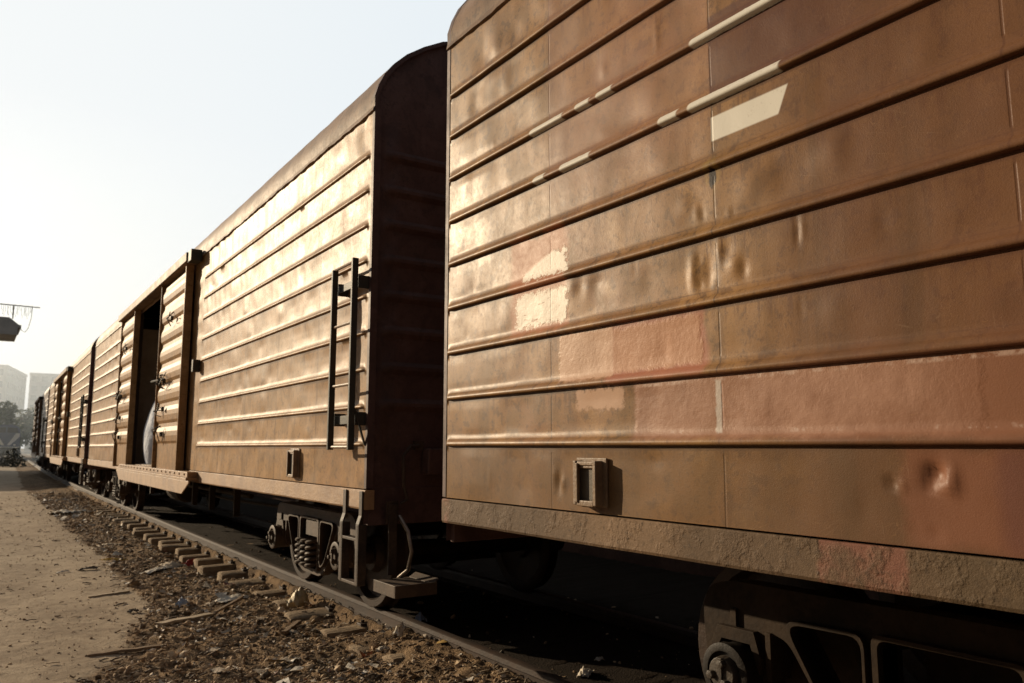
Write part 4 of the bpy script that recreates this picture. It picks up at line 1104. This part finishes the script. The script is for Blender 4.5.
for i in range(len(yy)-1):
    for k in range(6): fs.append((i*6+k, i*6+(k+1) % 6, i*6+6+(k+1) % 6, i*6+6+k))
fs += [tuple(range(6)), tuple(range((len(yy)-1)*6, len(yy)*6))]
o = wl.add(vs, fs).build('sky_blocker_wall', M['brick']); tag(o, 'brick wall added on the far side to block light under the train', 'wall')

# thin dusty haze hanging beyond the train
hz = MB().box(-14, 70, 82, 246, -.2, 34).build('haze', None)
hm = bpy.data.materials.new('dusty_haze'); hm.use_nodes = True; nt = hm.node_tree; nt.nodes.clear()
oo = nt.nodes.new('ShaderNodeOutputMaterial'); vs_ = nt.nodes.new('ShaderNodeVolumePrincipled'); vs_.inputs['Density'].default_value = .0040
vs_.inputs['Color'].default_value = (.80, .90, 1, 1); vs_.inputs['Anisotropy'].default_value = .55
nt.links.new(vs_.outputs[0], oo.inputs['Volume']); hz.data.materials.clear(); hz.data.materials.append(hm); tag(hz, kind='structure')

# ------------------------------------------------------------------ light, sky, camera
SUN = Vector((-1, 2.02, .62)).normalized()
sl = bpy.data.lights.new('sun', 'SUN'); sl.energy = 5.0; sl.angle = R(.55); sl.color = (1, .80, .55)
so = bpy.data.objects.new('sun', sl); COL.objects.link(so); so.rotation_euler = SUN.to_track_quat('Z', 'Y').to_euler()
wd_ = bpy.data.worlds.new('World'); SC.world = wd_; wd_.use_nodes = True; nt = wd_.node_tree
bg = nt.nodes['Background']; sky = nt.nodes.new('ShaderNodeTexSky'); sky.sky_type = 'NISHITA'; sky.sun_disc = False
sky.sun_elevation = math.asin(SUN.z); sky.sun_rotation = math.atan2(SUN.x, SUN.y)
sky.air_density = 1.0; sky.dust_density = 3.0; sky.ozone_density = 1.0
# bright milky haze, strongest around and above the sun's side of the sky, laid over the clear sky
tcw = nt.nodes.new('ShaderNodeTexCoord')
def vdot(v):
    n = nt.nodes.new('ShaderNodeVectorMath'); n.operation = 'DOT_PRODUCT'; nt.links.new(tcw.outputs['Generated'], n.inputs[0]); n.inputs[1].default_value = v
    return X(nt, n.outputs['Value'])
ds = vdot(SUN); el = vdot((0, 0, 1))
near = vdot(Vector((.10, .95, .30)).normalized()).ss(.40, .90)      # the bank of haze hangs over the track
hz_c = nt.nodes.new('ShaderNodeMix'); hz_c.data_type = 'RGBA'; nt.links.new((ds.ss(.45, .95)*.6 + el.ss(.45, .02)*.4).clamp().s, hz_c.inputs[0])
hz_c.inputs[6].default_value = (8.2, 8.9, 9.4, 1); hz_c.inputs[7].default_value = (10.1, 10.1, 9.8, 1)
sc_ = nt.nodes.new('ShaderNodeMix'); sc_.data_type = 'RGBA'; nt.links.new((near*.91+.09).s, sc_.inputs[0]); sc_.inputs[6].default_value = (.6, .7, .85, 1); nt.links.new(hz_c.outputs[2], sc_.inputs[7])
mx_ = nt.nodes.new('ShaderNodeMix'); mx_.data_type = 'RGBA'; mx_.inputs[0].default_value = .96; nt.links.new(sky.outputs[0], mx_.inputs[6]); nt.links.new(sc_.outputs[2], mx_.inputs[7])
nt.links.new(mx_.outputs[2], bg.inputs[0]); bg.inputs[1].default_value = .10
cam = bpy.data.cameras.new('camera'); co = bpy.data.objects.new('camera', cam); COL.objects.link(co)
co.location = (0, 0, 1.31); co.rotation_euler = (R(90+7.606), 0, R(-34.12)); cam.sensor_width = 36; cam.lens = 790/1024*36
cam.clip_start = .05; cam.clip_end = 2000
cam.dof.use_dof = True; cam.dof.focus_distance = 3.3; cam.dof.aperture_fstop = 5.0
SC.camera = co
SC.view_settings.view_transform = 'Standard'; SC.view_settings.look = 'None'; SC.view_settings.exposure = 0
SC.render.engine = 'CYCLES'; SC.cycles.use_denoising = True
SC.cycles.max_bounces = 6; SC.cycles.volume_bounces = 0; SC.cycles.transparent_max_bounces = 4
